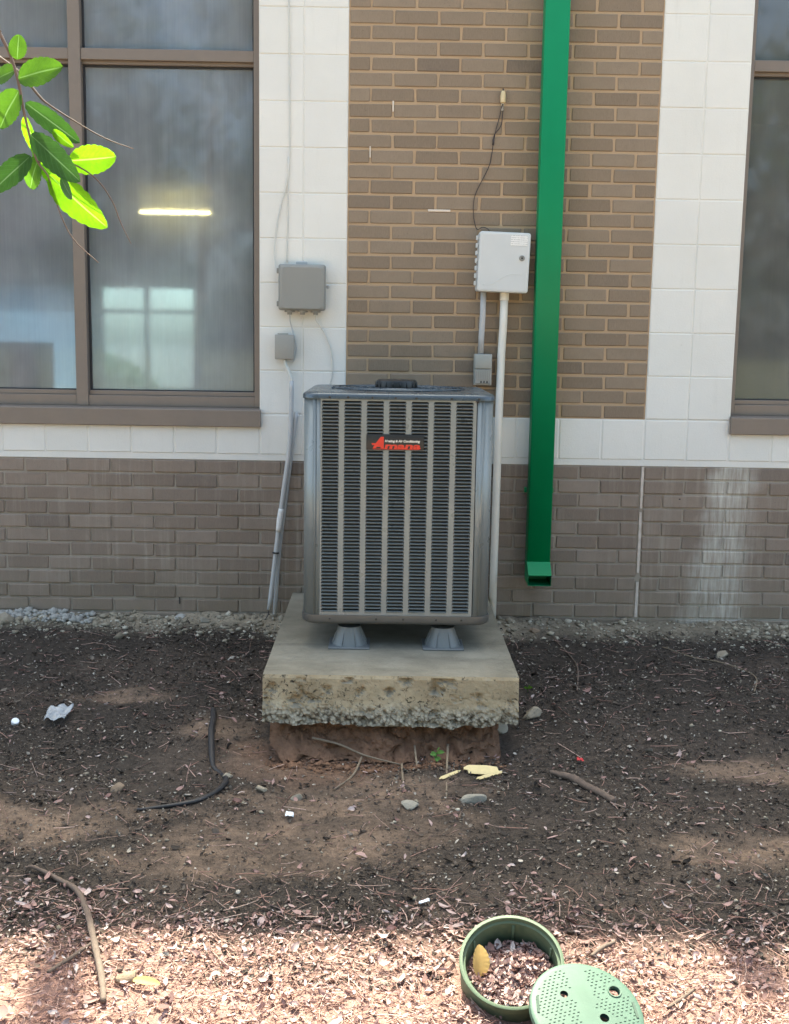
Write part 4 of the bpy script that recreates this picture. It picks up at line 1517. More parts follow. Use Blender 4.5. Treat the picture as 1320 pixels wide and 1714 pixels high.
mobj('glow_panel', [(-1.60, 3.02, 1.455), (-1.07, 3.02, 1.455), (-1.07, 3.10, 1.60), (-1.60, 3.10, 1.60), (-1.60, 3.03, 1.452), (-1.07, 3.03, 1.452), (-1.07, 3.12, 1.60), (-1.60, 3.12, 1.60)],
     [(0, 1, 2, 3), (7, 6, 5, 4), (0, 4, 5, 1), (3, 2, 6, 7), (0, 3, 7, 4), (1, 5, 6, 2)], 'pvc', fl_)  # panel added above the tube to make a soft glow
box('housing', -1.60, -1.07, 3.05, 3.14, 1.602, 1.66, 'pvc', fl_)
tube('tube', [(-1.585, 3.0, 1.452), (-1.085, 3.0, 1.452)], 0.009, 'lamp', fl_, 10)
for xa in (-1.52, -1.14):
    tube('hanger', [(xa, 3.1, 1.66), (xa, 3.1, 2.75)], 0.004, 'conduit', fl_, 6)

# a low hedge and a parked-up green bank beyond the back window
hv = []
for k in range(5200):
    x_ = random.uniform(-6, 1.0)
    y_ = random.uniform(10.4, 11.4)
    hgt = 0.20 + 0.25 * vnoise(np.array([x_ * 1.3]), np.array([1.0]), 5)[0] + 0.30 * float(sstep(-2.6, -3.4, x_))
    z_ = -0.78 + hgt * random.random() ** 0.6 * 1.6
    hv.append((x_, y_, z_))


def leaf_cards(name, pts, size, mat, parent, seed=1):
    r = np.random.default_rng(seed)
    P = np.asarray(pts, float)
    n = len(P)
    a = r.normal(size=(n, 3))
    a /= np.linalg.norm(a, axis=1)[:, None]
    b = np.cross(a, r.normal(size=(n, 3)))
    b /= np.linalg.norm(b, axis=1)[:, None]
    s = size * r.uniform(0.6, 1.3, (n, 1))
    c = np.cross(a, b) * s * 0.25
    v = np.stack([P - a * s, P + b * s * 0.45 + c, P + a * s, P - b * s * 0.45 + c], 1).reshape(-1, 3)
    f = np.arange(n * 4).reshape(-1, 4)
    return np_mesh(name, v, f, None, mat, parent)


hedge = empty('hedge', (-2.5, 10.9, -0.78))
tag(hedge, 'green hedge glimpsed through the room and its back window', 'hedge')
hp = np.array(hv) - np.array(hedge.location)
leaf_cards('foliage', hp, 0.07, 'foliage', hedge)
tube('stem', [(-2.5, 10.9, -0.80), (-2.5, 10.9, -0.2)], 0.03, 'bark', hedge)

# ------------------------------------------------------------------ valve box and lid
def frame_from(n, roll=0.0):
    n = Vector(n).normalized()
    u = Vector((1, 0, 0))
    u = (u - n * u.dot(n)).normalized()
    v = n.cross(u)
    c, s = math.cos(roll), math.sin(roll)
    return c * u + s * v, -s * u + c * v, n


vb = empty('valve_box', (0.527, -2.73, gz(0.527, -2.73)))
tag(vb, 'round green plastic valve box tilted in the leaf litter, open', 'valve box')
n_v = Vector((-0.05, -0.46, 0.888)).normalized()
vc = Vector((0.527, -2.745, -0.966))        # rim centre
lathe('body', [(0.132, -0.24), (0.128, -0.022), (0.1325, -0.018), (0.1325, -0.001), (0.131, 0.0), (0.124, 0.0), (0.123, -0.012), (0.117, -0.014), (0.115, -0.05), (0.117, -0.24)], vc, 'valve', vb, 56, n_v)
u_, v_, _n = frame_from(n_v)
for k in range(6):
    a = k * math.pi / 3 + 0.4
    p = vc + (u_ * math.cos(a) + v_ * math.sin(a)) * 0.115
    tube('inner_rib', [p - n_v * 0.02, p - n_v * 0.14], 0.004, 'valve', vb, 6)

ld = empty('access_cover', (0.71, -2.86, gz(0.71, -2.86)))
tag(ld, 'round faded green plastic cover leaning on the valve box', 'cover')
n_l = Vector((0.11, -0.35, 0.93)).normalized()
lc = Vector((0.692, -2.905, -1.000))
ul, vl, _n = frame_from(n_l, 0.35)


def lp3(a, b, c):
    return lc + ul * a + vl * b + n_l * c


holes = [(-0.035, 0.055, 0.0100), (0.092, 0.030, 0.0135), (0.030, -0.030, 0.0115), (-0.070, -0.045, 0.0100)]
lathe('disc', [(0.0, 0.003), (0.06, 0.0022), (0.125, 0.0004), (0.1345, -0.001), (0.138, -0.004), (0.139, -0.016), (0.134, -0.020), (0.131, -0.012), (0.0, -0.010)], lc, 'lid', ld, 72, n_l)
disc = ld.children[0]
cut_bm = bmesh.new()
for (a, b, r_) in holes:
    g_ = bmesh.ops.create_cone(cut_bm, cap_ends=True, segments=24, radius1=r_, radius2=r_, depth=0.08)
    bmesh.ops.transform(cut_bm, verts=g_['verts'], matrix=Matrix.Translation(lp3(a, b, 0.0)) @ n_l.to_track_quat('Z', 'Y').to_matrix().to_4x4())
cut_me = bpy.data.meshes.new('cutter')
cut_bm.to_mesh(cut_me)
cut_bm.free()
cut = bpy.data.objects.new('cutter', cut_me)
COL.objects.link(cut)
bpy.context.view_layer.update()
bmod = disc.modifiers.new('holes', 'BOOLEAN')
bmod.operation = 'DIFFERENCE'
bmod.solver = 'EXACT'
bmod.object = cut
bpy.context.view_layer.update()
new_me = bpy.data.meshes.new_from_object(disc.evaluated_get(bpy.context.evaluated_depsgraph_get()))
disc.modifiers.clear()
disc.data = new_me
disc.data.set_sharp_from_angle(angle=math.radians(35))
bpy.data.objects.remove(cut)
for (a, b, r_) in holes[1:2]:
    lathe('hole_collar', [(r_ * 1.28, 0.0012), (r_ * 1.24, 0.0042), (r_ * 1.05, 0.0040), (r_ * 1.0, -0.006)], lp3(a, b, 0.0), 'lid', ld, 24, n_l)
# anti-slip dashes moulded in the top
vs, fs = [], []
for i in range(-9, 10):
    for j in range(-14, 15):
        a, b = i * 0.0125 + (0.006 if j % 2 else 0), j * 0.0085
        if a * a + b * b > 0.122 ** 2 or any((a - h[0]) ** 2 + (b - h[1]) ** 2 < (h[2] * 1.9) ** 2 for h in holes):
            continue
        if abs(a - b * 0.2) < 0.024 or random.random() < 0.12:
            continue
        n0 = len(vs)
        z0 = 0.003 * (1 - (a * a + b * b) / 0.139 ** 2)
        for (da, db, dz) in ((-0.0028, -0.0009, 0), (0.0028, -0.0009, 0), (0.0028, 0.0009, 0), (-0.0028, 0.0009, 0), (-0.0024, -0.0005, 0.0011), (0.0024, -0.0005, 0.0011), (0.0024, 0.0005, 0.0011), (-0.0024, 0.0005, 0.0011)):
            vs.append(lp3(a + da, b + db, z0 + dz))
        fs += [(n0 + 4, n0 + 5, n0 + 6, n0 + 7), (n0, n0 + 1, n0 + 5, n0 + 4), (n0 + 1, n0 + 2, n0 + 6, n0 + 5), (n0 + 2, n0 + 3, n0 + 7, n0 + 6), (n0 + 3, n0, n0 + 4, n0 + 7)]
kind(mobj('grip_dash', vs, fs, 'lid_d', ld), 'stuff')
for (ang) in (-0.25, 2.75):
    ca_, sa_ = math.cos(ang), math.sin(ang)
    p = [(0.117, -0.022), (0.123, -0.022), (0.123, 0.022), (0.117, 0.022)]
    vs = [lp3(a * ca_ - b * sa_, a * sa_ + b * ca_, h) for h in (0.0004, 0.0028) for a, b in p]
    mobj('edge_slot', vs, [(4, 5, 6, 7), (0, 1, 5, 4), (1, 2, 6, 5), (2, 3, 7, 6), (3, 0, 4, 7)], 'lid_d', ld)


# ------------------------------------------------------------------ rocks, sticks, scraps
def rock(x, y, sx_, sy_, sz_, mat, label, seed, rz=0.0, sink=0.3, cat='rock', group=None, zadd=0.0):
    bm_ = bmesh.new()
    bmesh.ops.create_icosphere(bm_, subdivisions=3, radius=1.0)
    r = random.Random(seed)
    cuts = [(Vector((r.gauss(0, 1), r.gauss(0, 1), r.gauss(0, 1))).normalized(), r.uniform(0.45, 0.85)) for _ in range(9)]
    for v in bm_.verts:
        for nrm, d in cuts:
            k = v.co.dot(nrm)
            if k > d:
                v.co -= nrm * (k - d) * 0.92
        v.co *= 1 + r.uniform(-0.02, 0.02)
        v.co = Vector((v.co.x * sx_, v.co.y * sy_, v.co.z * sz_))
    me = bpy.data.meshes.new('rock')
    bm_.to_mesh(me)
    bm_.free()
    me.materials.append(M[mat])
    o = bpy.data.objects.new('rock', me)
    o.location = (x, y, gz(x, y) + sz_ * (1 - 2 * sink) * 0.8 + zadd)
    o.rotation_euler = (r.uniform(-.3, .3), r.uniform(-.3, .3), rz)
    link(o)
    return tag(o, label, cat, group)


rock(0.506, -1.745, 0.046, 0.030, 0.022, 'rock_g', 'flat grey concrete chip below the yellow wood splinters', 1, 0.2)
rock(0.290, -1.792, 0.036, 0.026, 0.016, 'rock_g', 'small pale triangular stone chip beside the upright twigs', 2, -0.3)
rock(0.640, -1.235, 0.034, 0.036, 0.034, 'rock_g', 'rounded grey stone tucked under the pad corner', 3, 0.5)
rock(0.778, -1.125, 0.044, 0.034, 0.030, 'rock', 'tan stone lying right beside the concrete pad', 4, 0.2)
rock(-1.600, -0.125, 0.055, 0.045, 0.034, 'rock', 'tan block of rubble at the wall foot by the picture edge', 5, 0.1)
rock(1.742, -0.385, 0.045, 0.030, 0.022, 'rock', 'pale stone above the curved wire near the wall', 6, 0.6)
rock(-0.698, -1.723, 0.030, 0.022, 0.020, 'rock_b', 'brown lumpy stone beside the end of the black hose', 7, 0.4)
rock(-0.214, -1.719, 0.021, 0.018, 0.015, 'rock', 'tan pebble on bare earth, nearer the black hose of a pair', 8)
rock(-0.096, -1.737, 0.023, 0.019, 0.017, 'rock', 'pale round pebble just above the blue-white paper scrap', 9)
rock(-0.443, -2.733, 0.040, 0.026, 0.020, 'rock_b', 'brown stone in the sunlit leaf litter by the curved root', 10, 0.3)
rock(-0.780, -0.070, 0.034, 0.024, 0.018, 'rock_bl', 'blue-grey stone lying in the rubble at the wall foot', 11, 0.3)
rock(-0.66, -0.115, 0.028, 0.022, 0.020, 'rock_g', 'pale blocky stone in the rubble before the base wall', 12, 0.3)
rock(-0.345, -1.62, 0.024, 0.016, 0.012, 'rock', 'pale crumb of stone where the black hose bends', 13)
rock(0.91, -0.16, 0.026, 0.018, 0.016, 'rock_b', 'rusty brown stone under the downspout outlet', 14)

# blue-grey rubble cluster and pale lumps along the wall foot (uncountable)
def ico(sub=1):
    bm_ = bmesh.new()
    bmesh.ops.create_icosphere(bm_, subdivisions=sub, radius=1.0)
    v = np.array([tuple(p.co) for p in bm_.verts])
    bm_.verts.ensure_lookup_table()
    f = np.array([[q_.index for q_ in p.verts] for p in bm_.faces])
    bm_.free()
    return v, f


def scatter_ico(name, P, S3, mat, seed):
    r = np.random.default_rng(seed)
    v, f = ico(1)
    n = len(P)
    jit = 1 + r.uniform(-0.5, 0.3, (n, len(v), 1))
    V = v[None] * jit * S3[:, None, :]
    a = r.uniform(0, 2 * math.pi, n)
    c, s = np.cos(a)[:, None], np.sin(a)[:, None]
    V = np.stack([V[..., 0] * c - V[..., 1] * s, V[..., 0] * s + V[..., 1] * c, V[..., 2]], -1) + P[:, None, :]
    F = f[None] + (np.arange(n) * len(v))[:, None, None]
    return np_mesh(name, V.reshape(-1, 3), None, F.reshape(-1, 3), mat)


def spread(n, x0, x1, y0, y1, dens=None, seed=0):
    r = np.random.default_rng(seed)
    X = r.uniform(x0, x1, n)
    Y = r.uniform(y0, y1, n)
    if dens is not None:
        k = r.uniform(0, 1, n) < dens(X, Y)
        X, Y = X[k], Y[k]
    # nothing on or under the pad, nor inside the valve box
    k = ~((X > PADX0 - 0.01) & (X < PADX1 + 0.01) & (Y > PADY0 + 0.02))
    return X[k], Y[k]


def not_box(X, Y):
    return ((X - 0.527) ** 2 + ((Y + 2.70) / 1.0) ** 2) > 0.142 ** 2


# rubble along the wall
X, Y = spread(7000, -2.2, 2.6, -0.34, -0.015, lambda x, y: np.clip(1.25 + y * 3.5, 0.05, 1) * (0.35 + 0.65 * sstep(0.4, 0.65, fbm(x * 3, y * 3, 301, 3))), 30)
s = rng.lognormal(-5.2, 0.55, len(X)).clip(0.003, 0.024)
S3 = np.stack([s * rng.uniform(.8, 1.5, len(X)), s * rng.uniform(.8, 1.2, len(X)), s * rng.uniform(.5, .9, len(X))], -1)
kind(scatter_ico('wall_foot_rubble', np.stack([X, Y, gh(X, Y) + s * 0.25], -1), S3, 'grit', 31), 'stuff')
X, Y = spread(260, -1.66, -1.20, -0.12, -0.015, None, 32)
s = rng.lognormal(-4.55, 0.4, len(X)).clip(0.006, 0.024)
S3 = np.stack([s * 1.1, s, s * 0.75], -1)
kind(scatter_ico('blue_grey_gravel', np.stack([X, Y, gh(X, Y) + s * 0.5], -1), S3, 'rock_bl', 33), 'stuff')
# clods fallen from the clay bank
X = rng.uniform(PADX0 + 0.02, PADX1 - 0.05, 520)
Y = rng.normal(-1.470, 0.035, 520).clip(-1.60, -1.40)
s = rng.lognormal(-5.5, 0.65, 520).clip(0.002, 0.018)
kind(scatter_ico('clay_clods', np.stack([X, Y, gh(X, Y) + s * 0.35], -1), np.stack([s * 1.2, s, s * 0.75], -1), 'clay', 37), 'stuff')
# grit over the whole yard
X, Y = spread(3600, -2.2, 2.6, -3.4, -0.1, lambda x, y: 0.25 + 0.75 * sstep(0.45, 0.65, fbm(x * 2.5, y * 2.5, 305, 3)), 34)
k = not_box(X, Y)
X, Y = X[k], Y[k]
s = rng.lognormal(-5.75, 0.5, len(X)).clip(0.0015, 0.011)
S3 = np.stack([s * rng.uniform(.9, 1.5, len(X)), s, s * 0.7], -1)
kind(scatter_ico('scattered_grit', np.stack([X, Y, gh(X, Y) + s * 0.3], -1), S3, 'grit', 35), 'stuff')


def scatter_leaf(name, X, Y, L, Wd, mat, seed, lift=0.004, tilt=0.5, zfun=gh):
    """small curled leaves / flakes: 3x2 quads each"""
    r = np.random.default_rng(seed)
    n = len(X)
    us = np.array([-1, -0.35, 0.35, 1.0])
    wsx = np.array([0.10, 0.95, 1.0, 0.12])
    tv = []
    for i in range(4):
        for wv in (-1, 0, 1):
            tv.append((us[i], wv * wsx[i], abs(wv)))
    tv = np.array(tv)
    l = L[:, None]
    w = Wd[:, None]
    curl = r.normal(0, 0.32, (n, 1))
    fold = r.normal(0.25, 0.45, (n, 1))
    x = tv[None, :, 0] * l * 0.5
    y = tv[None, :, 1] * w * 0.5 + r.normal(0, 0.05, (n, 12)) * w
    z = curl * l * 0.5 * tv[None, :, 0] ** 2 + fold * w * 0.5 * tv[None, :, 2]
    V = np.stack([x, y, z], -1)
    # random orientation: yaw any, pitch/roll limited
    ya, pi_, ro = r.uniform(0, 2 * math.pi, n), r.normal(0, tilt, n), r.normal(0, tilt, n)
    ca_, sa_ = np.cos(ro)[:, None], np.sin(ro)[:, None]
    V = np.stack([V[..., 0], V[..., 1] * ca_ - V[..., 2] * sa_, V[..., 1] * sa_ + V[..., 2] * ca_], -1)
    ca_, sa_ = np.cos(pi_)[:, None], np.sin(pi_)[:, None]
    V = np.stack([V[..., 0] * ca_ + V[..., 2] * sa_, V[..., 1], -V[..., 0] * sa_ + V[..., 2] * ca_], -1)
    ca_, sa_ = np.cos(ya)[:, None], np.sin(ya)[:, None]
    V = np.stack([V[..., 0] * ca_ - V[..., 1] * sa_, V[..., 0] * sa_ + V[..., 1] * ca_, V[..., 2]], -1)
    Z = zfun(X, Y) + lift * r.uniform(0.1, 1.6, n) + np.abs(np.sin(pi_)) * L * 0.22
    V = V + np.stack([X, Y, Z], -1)[:, None, :]
    f = []
    for i in range(3):
        for k in range(2):
            a = i * 3 + k
            f.append((a, a + 1, a + 4, a + 3))
    F = np.array(f)[None] + (np.arange(n) * 12)[:, None, None]
    o = np_mesh(name, V.reshape(-1, 3), F.reshape(-1, 4), None, mat)
    return kind(o, 'stuff')


bare = lambda x, y: (1 - 0.6 * sstep(0.50, 0.66, fbm(x * 2.0, y * 2.6, 320, 3))) * (1 - 0.62 * sstep(0.2, 0.8, tan_mask(x, y)))
# dark mulch flakes over the shaded bed
X, Y = spread(105000, -2.2, 2.6, -2.75, -0.14, lambda x, y: bare(x, y) * (0.3 + 0.7 * sstep(0.12, 0.35, -y)), 40)
k = not_box(X, Y)
X, Y = X[k], Y[k]
L = rng.lognormal(-4.95, 0.50, len(X)).clip(0.0028, 0.030)
scatter_leaf('mulch_flakes', X, Y, L, L * rng.uniform(0.25, 0.7, len(X)), 'mulch', 41, 0.005, 0.35)
# dry leaves: thick in front, thinning toward the wall, cut back where shade begins to sharpen that edge
X, Y = spread(84000, -2.0, 2.5, -3.75, -0.5, lambda x, y: np.clip(sstep(2.28, 2.60, -y + (fbm(x * 3, y * 3, 330, 3) - 0.5) * 0.45), 0.03, 1) * (1 - 0.75 * np.exp(-(((x + 0.74) / 0.20) ** 2 + ((y + 2.84) / 0.18) ** 2))), 42)
k = not_box(X, Y)
X, Y = X[k], Y[k]
L = rng.lognormal(-4.30, 0.45, len(X)).clip(0.005, 0.040)
scatter_leaf('dry_leaf_litter', X, Y, L, L * rng.uniform(0.18, 0.58, len(X)), 'litter', 43, 0.011, 0.36)


def scatter_needles(name, X, Y, L, rad, mat, seed, lift=0.008, zfun=gh):
    r = np.random.default_rng(seed)
    n = len(X)
    ya = r.uniform(0, 2 * math.pi, n)
    bend = r.normal(0, 0.12, n)
    pit = r.normal(0, 0.13, n)
    us = np.array([-0.5, -0.17, 0.17, 0.5])
    ang = np.array([0, 2.094, 4.189])
    V = np.zeros((n, 12, 3))
    Z = zfun(X, Y) + lift * r.uniform(0.2, 1.5, n)
    for i, u in enumerate(us):
        cx_ = X + np.cos(ya) * u * L - np.sin(ya) * bend * L * (0.25 - u * u) * 2
        cy_ = Y + np.sin(ya) * u * L + np.cos(ya) * bend * L * (0.25 - u * u) * 2
        cz_ = Z + np.sin(pit) * u * L
        for k_, a in enumerate(ang):
            V[:, i * 3 + k_, 0] = cx_ - np.sin(ya) * math.cos(a) * rad
            V[:, i * 3 + k_, 1] = cy_ + np.cos(ya) * math.cos(a) * rad
            V[:, i * 3 + k_, 2] = cz_ + math.sin(a) * rad
    f = []
    for i in range(3):
        for k_ in range(3):
            a, b = i * 3 + k_, i * 3 + (k_ + 1) % 3
            f.append((a, b, b + 3, a + 3))
    F = np.array(f)[None] + (np.arange(n) * 12)[:, None, None]
    return kind(np_mesh(name, V.reshape(-1, 3), F.reshape(-1, 4), None, mat), 'stuff')


X, Y = spread(38000, -2.0, 2.5, -3.75, -0.2, lambda x, y: np.clip(sstep(2.1, 2.62, -y), 0.075, 1), 44)
k = not_box(X, Y)
X, Y = X[k], Y[k]
scatter_needles('pine_straw', X, Y, rng.lognormal(-3.05, 0.5, len(X)).clip(0.012, 0.12), rng.uniform(0.0004, 0.0016, len(X)), 'needle', 45)


# litter lying inside the valve box
def box_floor(x, y):
    return np.full(np.shape(x), -0.966) - 0.052 + (np.asarray(y) + 2.73) * 0.26 + 0.03 * (fbm(np.asarray(x) * 14, np.asarray(y) * 14, 350, 2) - 0.5)


fv, ff = [], []
for i in range(13):
    for k in range(40):
        a = 2 * math.pi * k / 40
        rr = 0.122 * i / 12
        x_, y_ = 0.530 + rr * math.cos(a), -2.728 + rr * math.sin(a) * 0.93
        fv.append((x_, y_, float(box_floor(np.array([x_]), np.array([y_]))[0])))
for i in range(12):
    for k in range(40):
        ff.append((i * 40 + k, (i + 1) * 40 + k, (i + 1) * 40 + (k + 1) % 40, i * 40 + (k + 1) % 40))
bf = mobj('litter_in_valve_box', fv, ff, 'rock_b', None, False, (0.53, -2.70, -1.08))
kind(bf, 'stuff')
a = rng.uniform(0, 2 * math.pi, 2400)
r_ = 0.108 * np.sqrt(rng.uniform(0, 1, 2400))
X, Y = 0.530 + r_ * np.cos(a), -2.732 + r_ * np.sin(a) * 0.98
L = rng.lognormal(-4.1, 0.35, len(X)).clip(0.007, 0.032)
scatter_leaf('leaf_litter_in_valve_box', X, Y, L, L * rng.uniform(0.32, 0.62, len(X)), 'litter', 46, 0.010, 0.4, box_floor)


def ground_tube(name, pts, rad, mat, label, cat, lift=None, seg=9, spline=5, group=None):
    pp = [(x_, y_, gz(x_, y_) + (lift if lift is not None else (rad if not isinstance(rad, list) else max(rad)) * 0.7)) for x_, y_ in pts]
    o = tube(name, pp, rad, mat, None, seg, pp[0], spline * 2, 0.07 * (max(rad) if isinstance(rad, list) else rad))
    return tag(o, label, cat, group)


hz = [(-0.467, -1.122, 0.010), (-0.452, -1.22, 0.016), (-0.446, -1.311, 0.020), (-0.424, -1.45, 0.012), (-0.405, -1.535, 0.002), (-0.372, -1.585, -0.002), (-0.343, -1.660, 0.006), (-0.367, -1.757, 0.010), (-0.434, -1.838, 0.008), (-0.606, -1.878, 0.006)]
pp = [(x_, y_, gz(x_, y_) + d) for x_, y_, d in hz]
tag(tube('old_hose', pp, [0.0105, 0.0115, 0.012, 0.0115, 0.008, 0.008, 0.010, 0.0085, 0.008, 0.005], 'hose', None, 10, pp[0], 6), 'hooked length of old black hose half buried in the mulch', 'hose')
ground_tube('fallen_branch', [(-0.860, -2.225), (-0.828, -2.232), (-0.743, -2.282), (-0.676, -2.35), (-0.619, -2.453), (-0.562, -2.603), (-0.511, -2.734), (-0.480, -2.84)], [0.003, 0.0055, 0.0072, 0.008, 0.0088, 0.0092, 0.009, 0.0075], 'wood2', 'long curved bare branch running from shade into sun', 'branch', 0.016)
ground_tube('fallen_stick', [(0.790, -1.570), (0.83, -1.60), (0.866, -1.624), (0.90, -1.67), (0.933, -1.715), (0.977, -1.782)], [0.006, 0.011, 0.0135, 0.012, 0.0125, 0.011], 'wood', 'thick short weathered stick on the dark mulch', 'stick', 0.012)
ground_tube('dry_vine', [(1.476, -0.338), (1.585, -0.468), (1.682, -0.502), (1.765, -0.581), (1.793, -0.702), (1.727, -0.887)], 0.0028, 'twig', 'thin pale vine curving over the mulch near the wall', 'vine', 0.006)
ground_tube('dry_vine', [(0.99, -0.276), (1.030, -0.45), (1.040, -0.60), (1.02, -0.75), (0.992, -0.899)], 0.0035, 'wood', 'thin dark vine curving beside the pad', 'vine', 0.006)
ground_tube('fallen_stick', [(-0.646, -2.737), (-0.61, -2.67), (-0.56, -2.59)], [0.005, 0.006, 0.003], 'wood', 'straight dark stick crossing under the curved branch', 'stick', 0.014)
ground_tube('fallen_stick', [(0.755, -2.610), (0.79, -2.575), (0.83, -2.545)], [0.005, 0.006, 0.004], 'wood2', 'stubby stick in sunlight beyond the valve box lid', 'stick', 0.014)
ground_tube('fallen_stick', [(0.905, -2.83), (0.955, -2.79), (1.00, -2.75)], [0.004, 0.005, 0.003], 'wood', 'short dark stick in sunlit litter beside the lid', 'stick', 0.014)
# twigs leaning on the clay below the pad
tw = [([(-0.064, -1.385, -0.875), (0.039, -1.40, -0.895), (0.130, -1.425, -0.925), (0.262, -1.475, -0.94)], 0.0045, 'long grey twig slanting across the clay under the pad'),
      ([(0.314, -1.385, -0.900), (0.321, -1.523, -0.935), (0.328, -1.64, -0.957)], 0.0040, 'thin upright twig left of the seedling'),
      ([(0.437, -1.385, -0.895), (0.425, -1.55, -0.935), (0.414, -1.745, -0.965)], 0.0045, 'long upright twig beside the seedling, nearest the yellow splinters'),
      ([(0.120, -1.432, -0.93), (0.091, -1.576, -0.943), (0.033, -1.691, -0.957)], 0.0040, 'forked twig slanting down from the long grey twig'),
      ([(0.266, -1.477, -0.935), (0.268, -1.618, -0.945), (0.273, -1.715, -0.957)], 0.0040, 'short twig standing just left of the thin upright twig')]
for pts, rr, lab in tw:
    pts = [(p[0], p[1], max(p[2], gz(p[0], p[1]) + 0.004)) for p in pts]
    tag(tube('twig', pts, [rr, rr * 0.9, rr * 0.6], 'twig', None, 7, pts[0], 5), lab, 'twig')


def splinter(p0, p1, w, h, label):
    a, b = Vector((p0[0], p0[1], gz(*p0) + 0.012)), Vector((p1[0], p1[1], gz(*p1) + 0.012))
    d = (b - a)
    s_ = (d.cross(Vector((0, 0, 1))).normalized() * 0.8 + Vector((0, 0, -0.6 if d.cross(Vector((0, 0, 1))).y < 0 else 0.6))) * w
    n_ = d.cross(s_).normalized() * h
    vs_, fs_ = [], []
    prof = [(0.0, -0.35, 0.1), (0.10, -0.9, 0.25), (0.13, -0.95, 0.95), (0.55, -1.0, 1.0), (0.86, -0.8, 0.95), (0.90, -0.15, 0.8), (1.0, 0.1, 0.45)]
    for t, lo, hi in prof:
        for k_, sg in ((lo, 0), (hi, 0), (hi, 1), (lo, 1)):
            vs_.append(a + d * t + s_ * (k_ + random.uniform(-0.12, 0.12)) + n_ * sg)
    for i in range(len(prof) - 1):
        for k in range(4):
            fs_.append((i * 4 + k, i * 4 + (k + 1) % 4, i * 4 + 4 + (k + 1) % 4, i * 4 + 4 + k))
    e_ = (len(prof) - 1) * 4
    fs_ += [(3, 2, 1, 0), (e_, e_ + 1, e_ + 2, e_ + 3)]
    tag(mobj('wood_splinter', vs_, fs_, 'splint', None, False, a), label, 'wood splinter')


splinter((0.485, -1.545), (0.622, -1.555), 0.017, 0.004, 'largest pale yellow wood splinter on the ground before the pad')
splinter((0.395, -1.637), (0.472, -1.566), 0.006, 0.003, 'thin yellow wood splinter pointing at the long upright twig')
splinter((0.525, -1.630), (0.595, -1.572), 0.006, 0.003, 'narrow yellow wood splinter just under the largest splinter')


def crumple(name, x, y, sx_, sy_, h, mat, label, cat, seed, n=10):
    r = np.random.default_rng(seed)
    vs_, fs_ = [], []
    for j in range(n + 1):
        for i in range(n + 1):
            u, v = i / n - 0.5, j / n - 0.5
            k = fbm(np.array([u * 3 + seed]), np.array([v * 3]), seed, 3)[0]
            e = 1 - 0.25 * vnoise(np.array([(i + j) * 0.7]), np.array([seed * 1.3]), 3)[0]
            xx, yy = x + u * sx_ * e, y + v * sy_ * e
            vs_.append((xx, yy, gz(xx, yy) + 0.006 + h * k))
    for j in range(n):
        for i in range(n):
            a = j * (n + 1) + i
            fs_.append((a, a + 1, a + n + 2, a + n + 1))
    o = mobj(name, vs_, fs_, mat, None, True, (x, y, gz(x, y)))
    m_ = o.modifiers.new('sheet', 'SOLIDIFY')
    m_.thickness = 0.0006
    return tag(o, label, cat)


crumple('plastic_wrapper', -1.055, -1.185, 0.095, 0.12, 0.045, 'wrapper', 'crumpled clear plastic wrapper on the mulch', 'wrapper', 5, 14)
o = lathe('bottle_cap', [(0.014, 0.0), (0.015, 0.004), (0.0145, 0.014), (0.012, 0.016), (0.0, 0.016)], (-1.213, -1.208, gz(-1.213, -1.208) + 0.004), 'paperw', None, 18, (0.3, -0.5, 0.8), (-1.213, -1.208, gz(-1.213, -1.208)))
tag(o, 'small white bottle cap lying beside the wrapper', 'bottle cap')
crumple('paper_scrap', -0.106, -1.870, 0.030, 0.036, 0.022, 'paperw', 'bright blue-white paper scrap on bare earth', 'paper', 8, 6)
crumple('paper_scrap', 0.319, -2.376, 0.034, 0.016, 0.010, 'paperw', 'thin white scrap in the shade behind the valve box', 'paper', 9, 6)
crumple('red_scrap', 0.915, -1.454, 0.026, 0.026, 0.018, 'redbit', 'small red scrap just above the thick stick', 'scrap', 10, 6)


def leaf_obj(name, B, T, w, up, mat, parent=None, curl=0.15, fold=0.25, label=None, cat=None, n=22, wave=0.0, twist=0.0):
    """single leaf blade from base B to tip T; 'up' sets which way the face looks"""
    B, T = Vector(B), Vector(T)
    ax = T - B
    Ln = ax.length
    ax.normalize()
    up = Vector(up)
    nn = (up - ax * up.dot(ax)).normalized()
    sd = ax.cross(nn)
    vs_, fs_, uvs = [], [], []
    m = 6
    for i in range(n + 1):
        t = i / n
        prof = (math.sin(math.pi * t ** 0.86) ** 0.55) if 0 < t < 1 else 0.02
        tw_ = twist * t
        s2 = sd * math.cos(tw_) + nn * math.sin(tw_)
        n2 = nn * math.cos(tw_) - sd * math.sin(tw_)
        for k in range(m + 1):
            v = (k / m - 0.5) * 2
            h = -curl * Ln * t * t + fold * abs(v) * w * 0.5 * prof + wave * w * math.sin(t * 9 + k)
            edge_ = 1 + 0.05 * math.sin(t * 47) * abs(v) ** 3
            vs_.append(B + ax * Ln * t + s2 * v * w * 0.5 * prof * edge_ + n2 * h)
            uvs.append((k / m, t))
    for i in range(n):
        for k in range(m):
            a = i * (m + 1) + k
            fs_.append((a, a + 1, a + m + 2, a + m + 1))
    o = mobj(name, vs_, fs_, mat, parent, True, B)
    uvl = o.data.uv_layers.new(name='UVMap')
    for lp_ in o.data.loops:
        uvl.data[lp_.index].uv = uvs[lp_.vertex_index]
    if label:
        tag(o, label, cat)
    return o


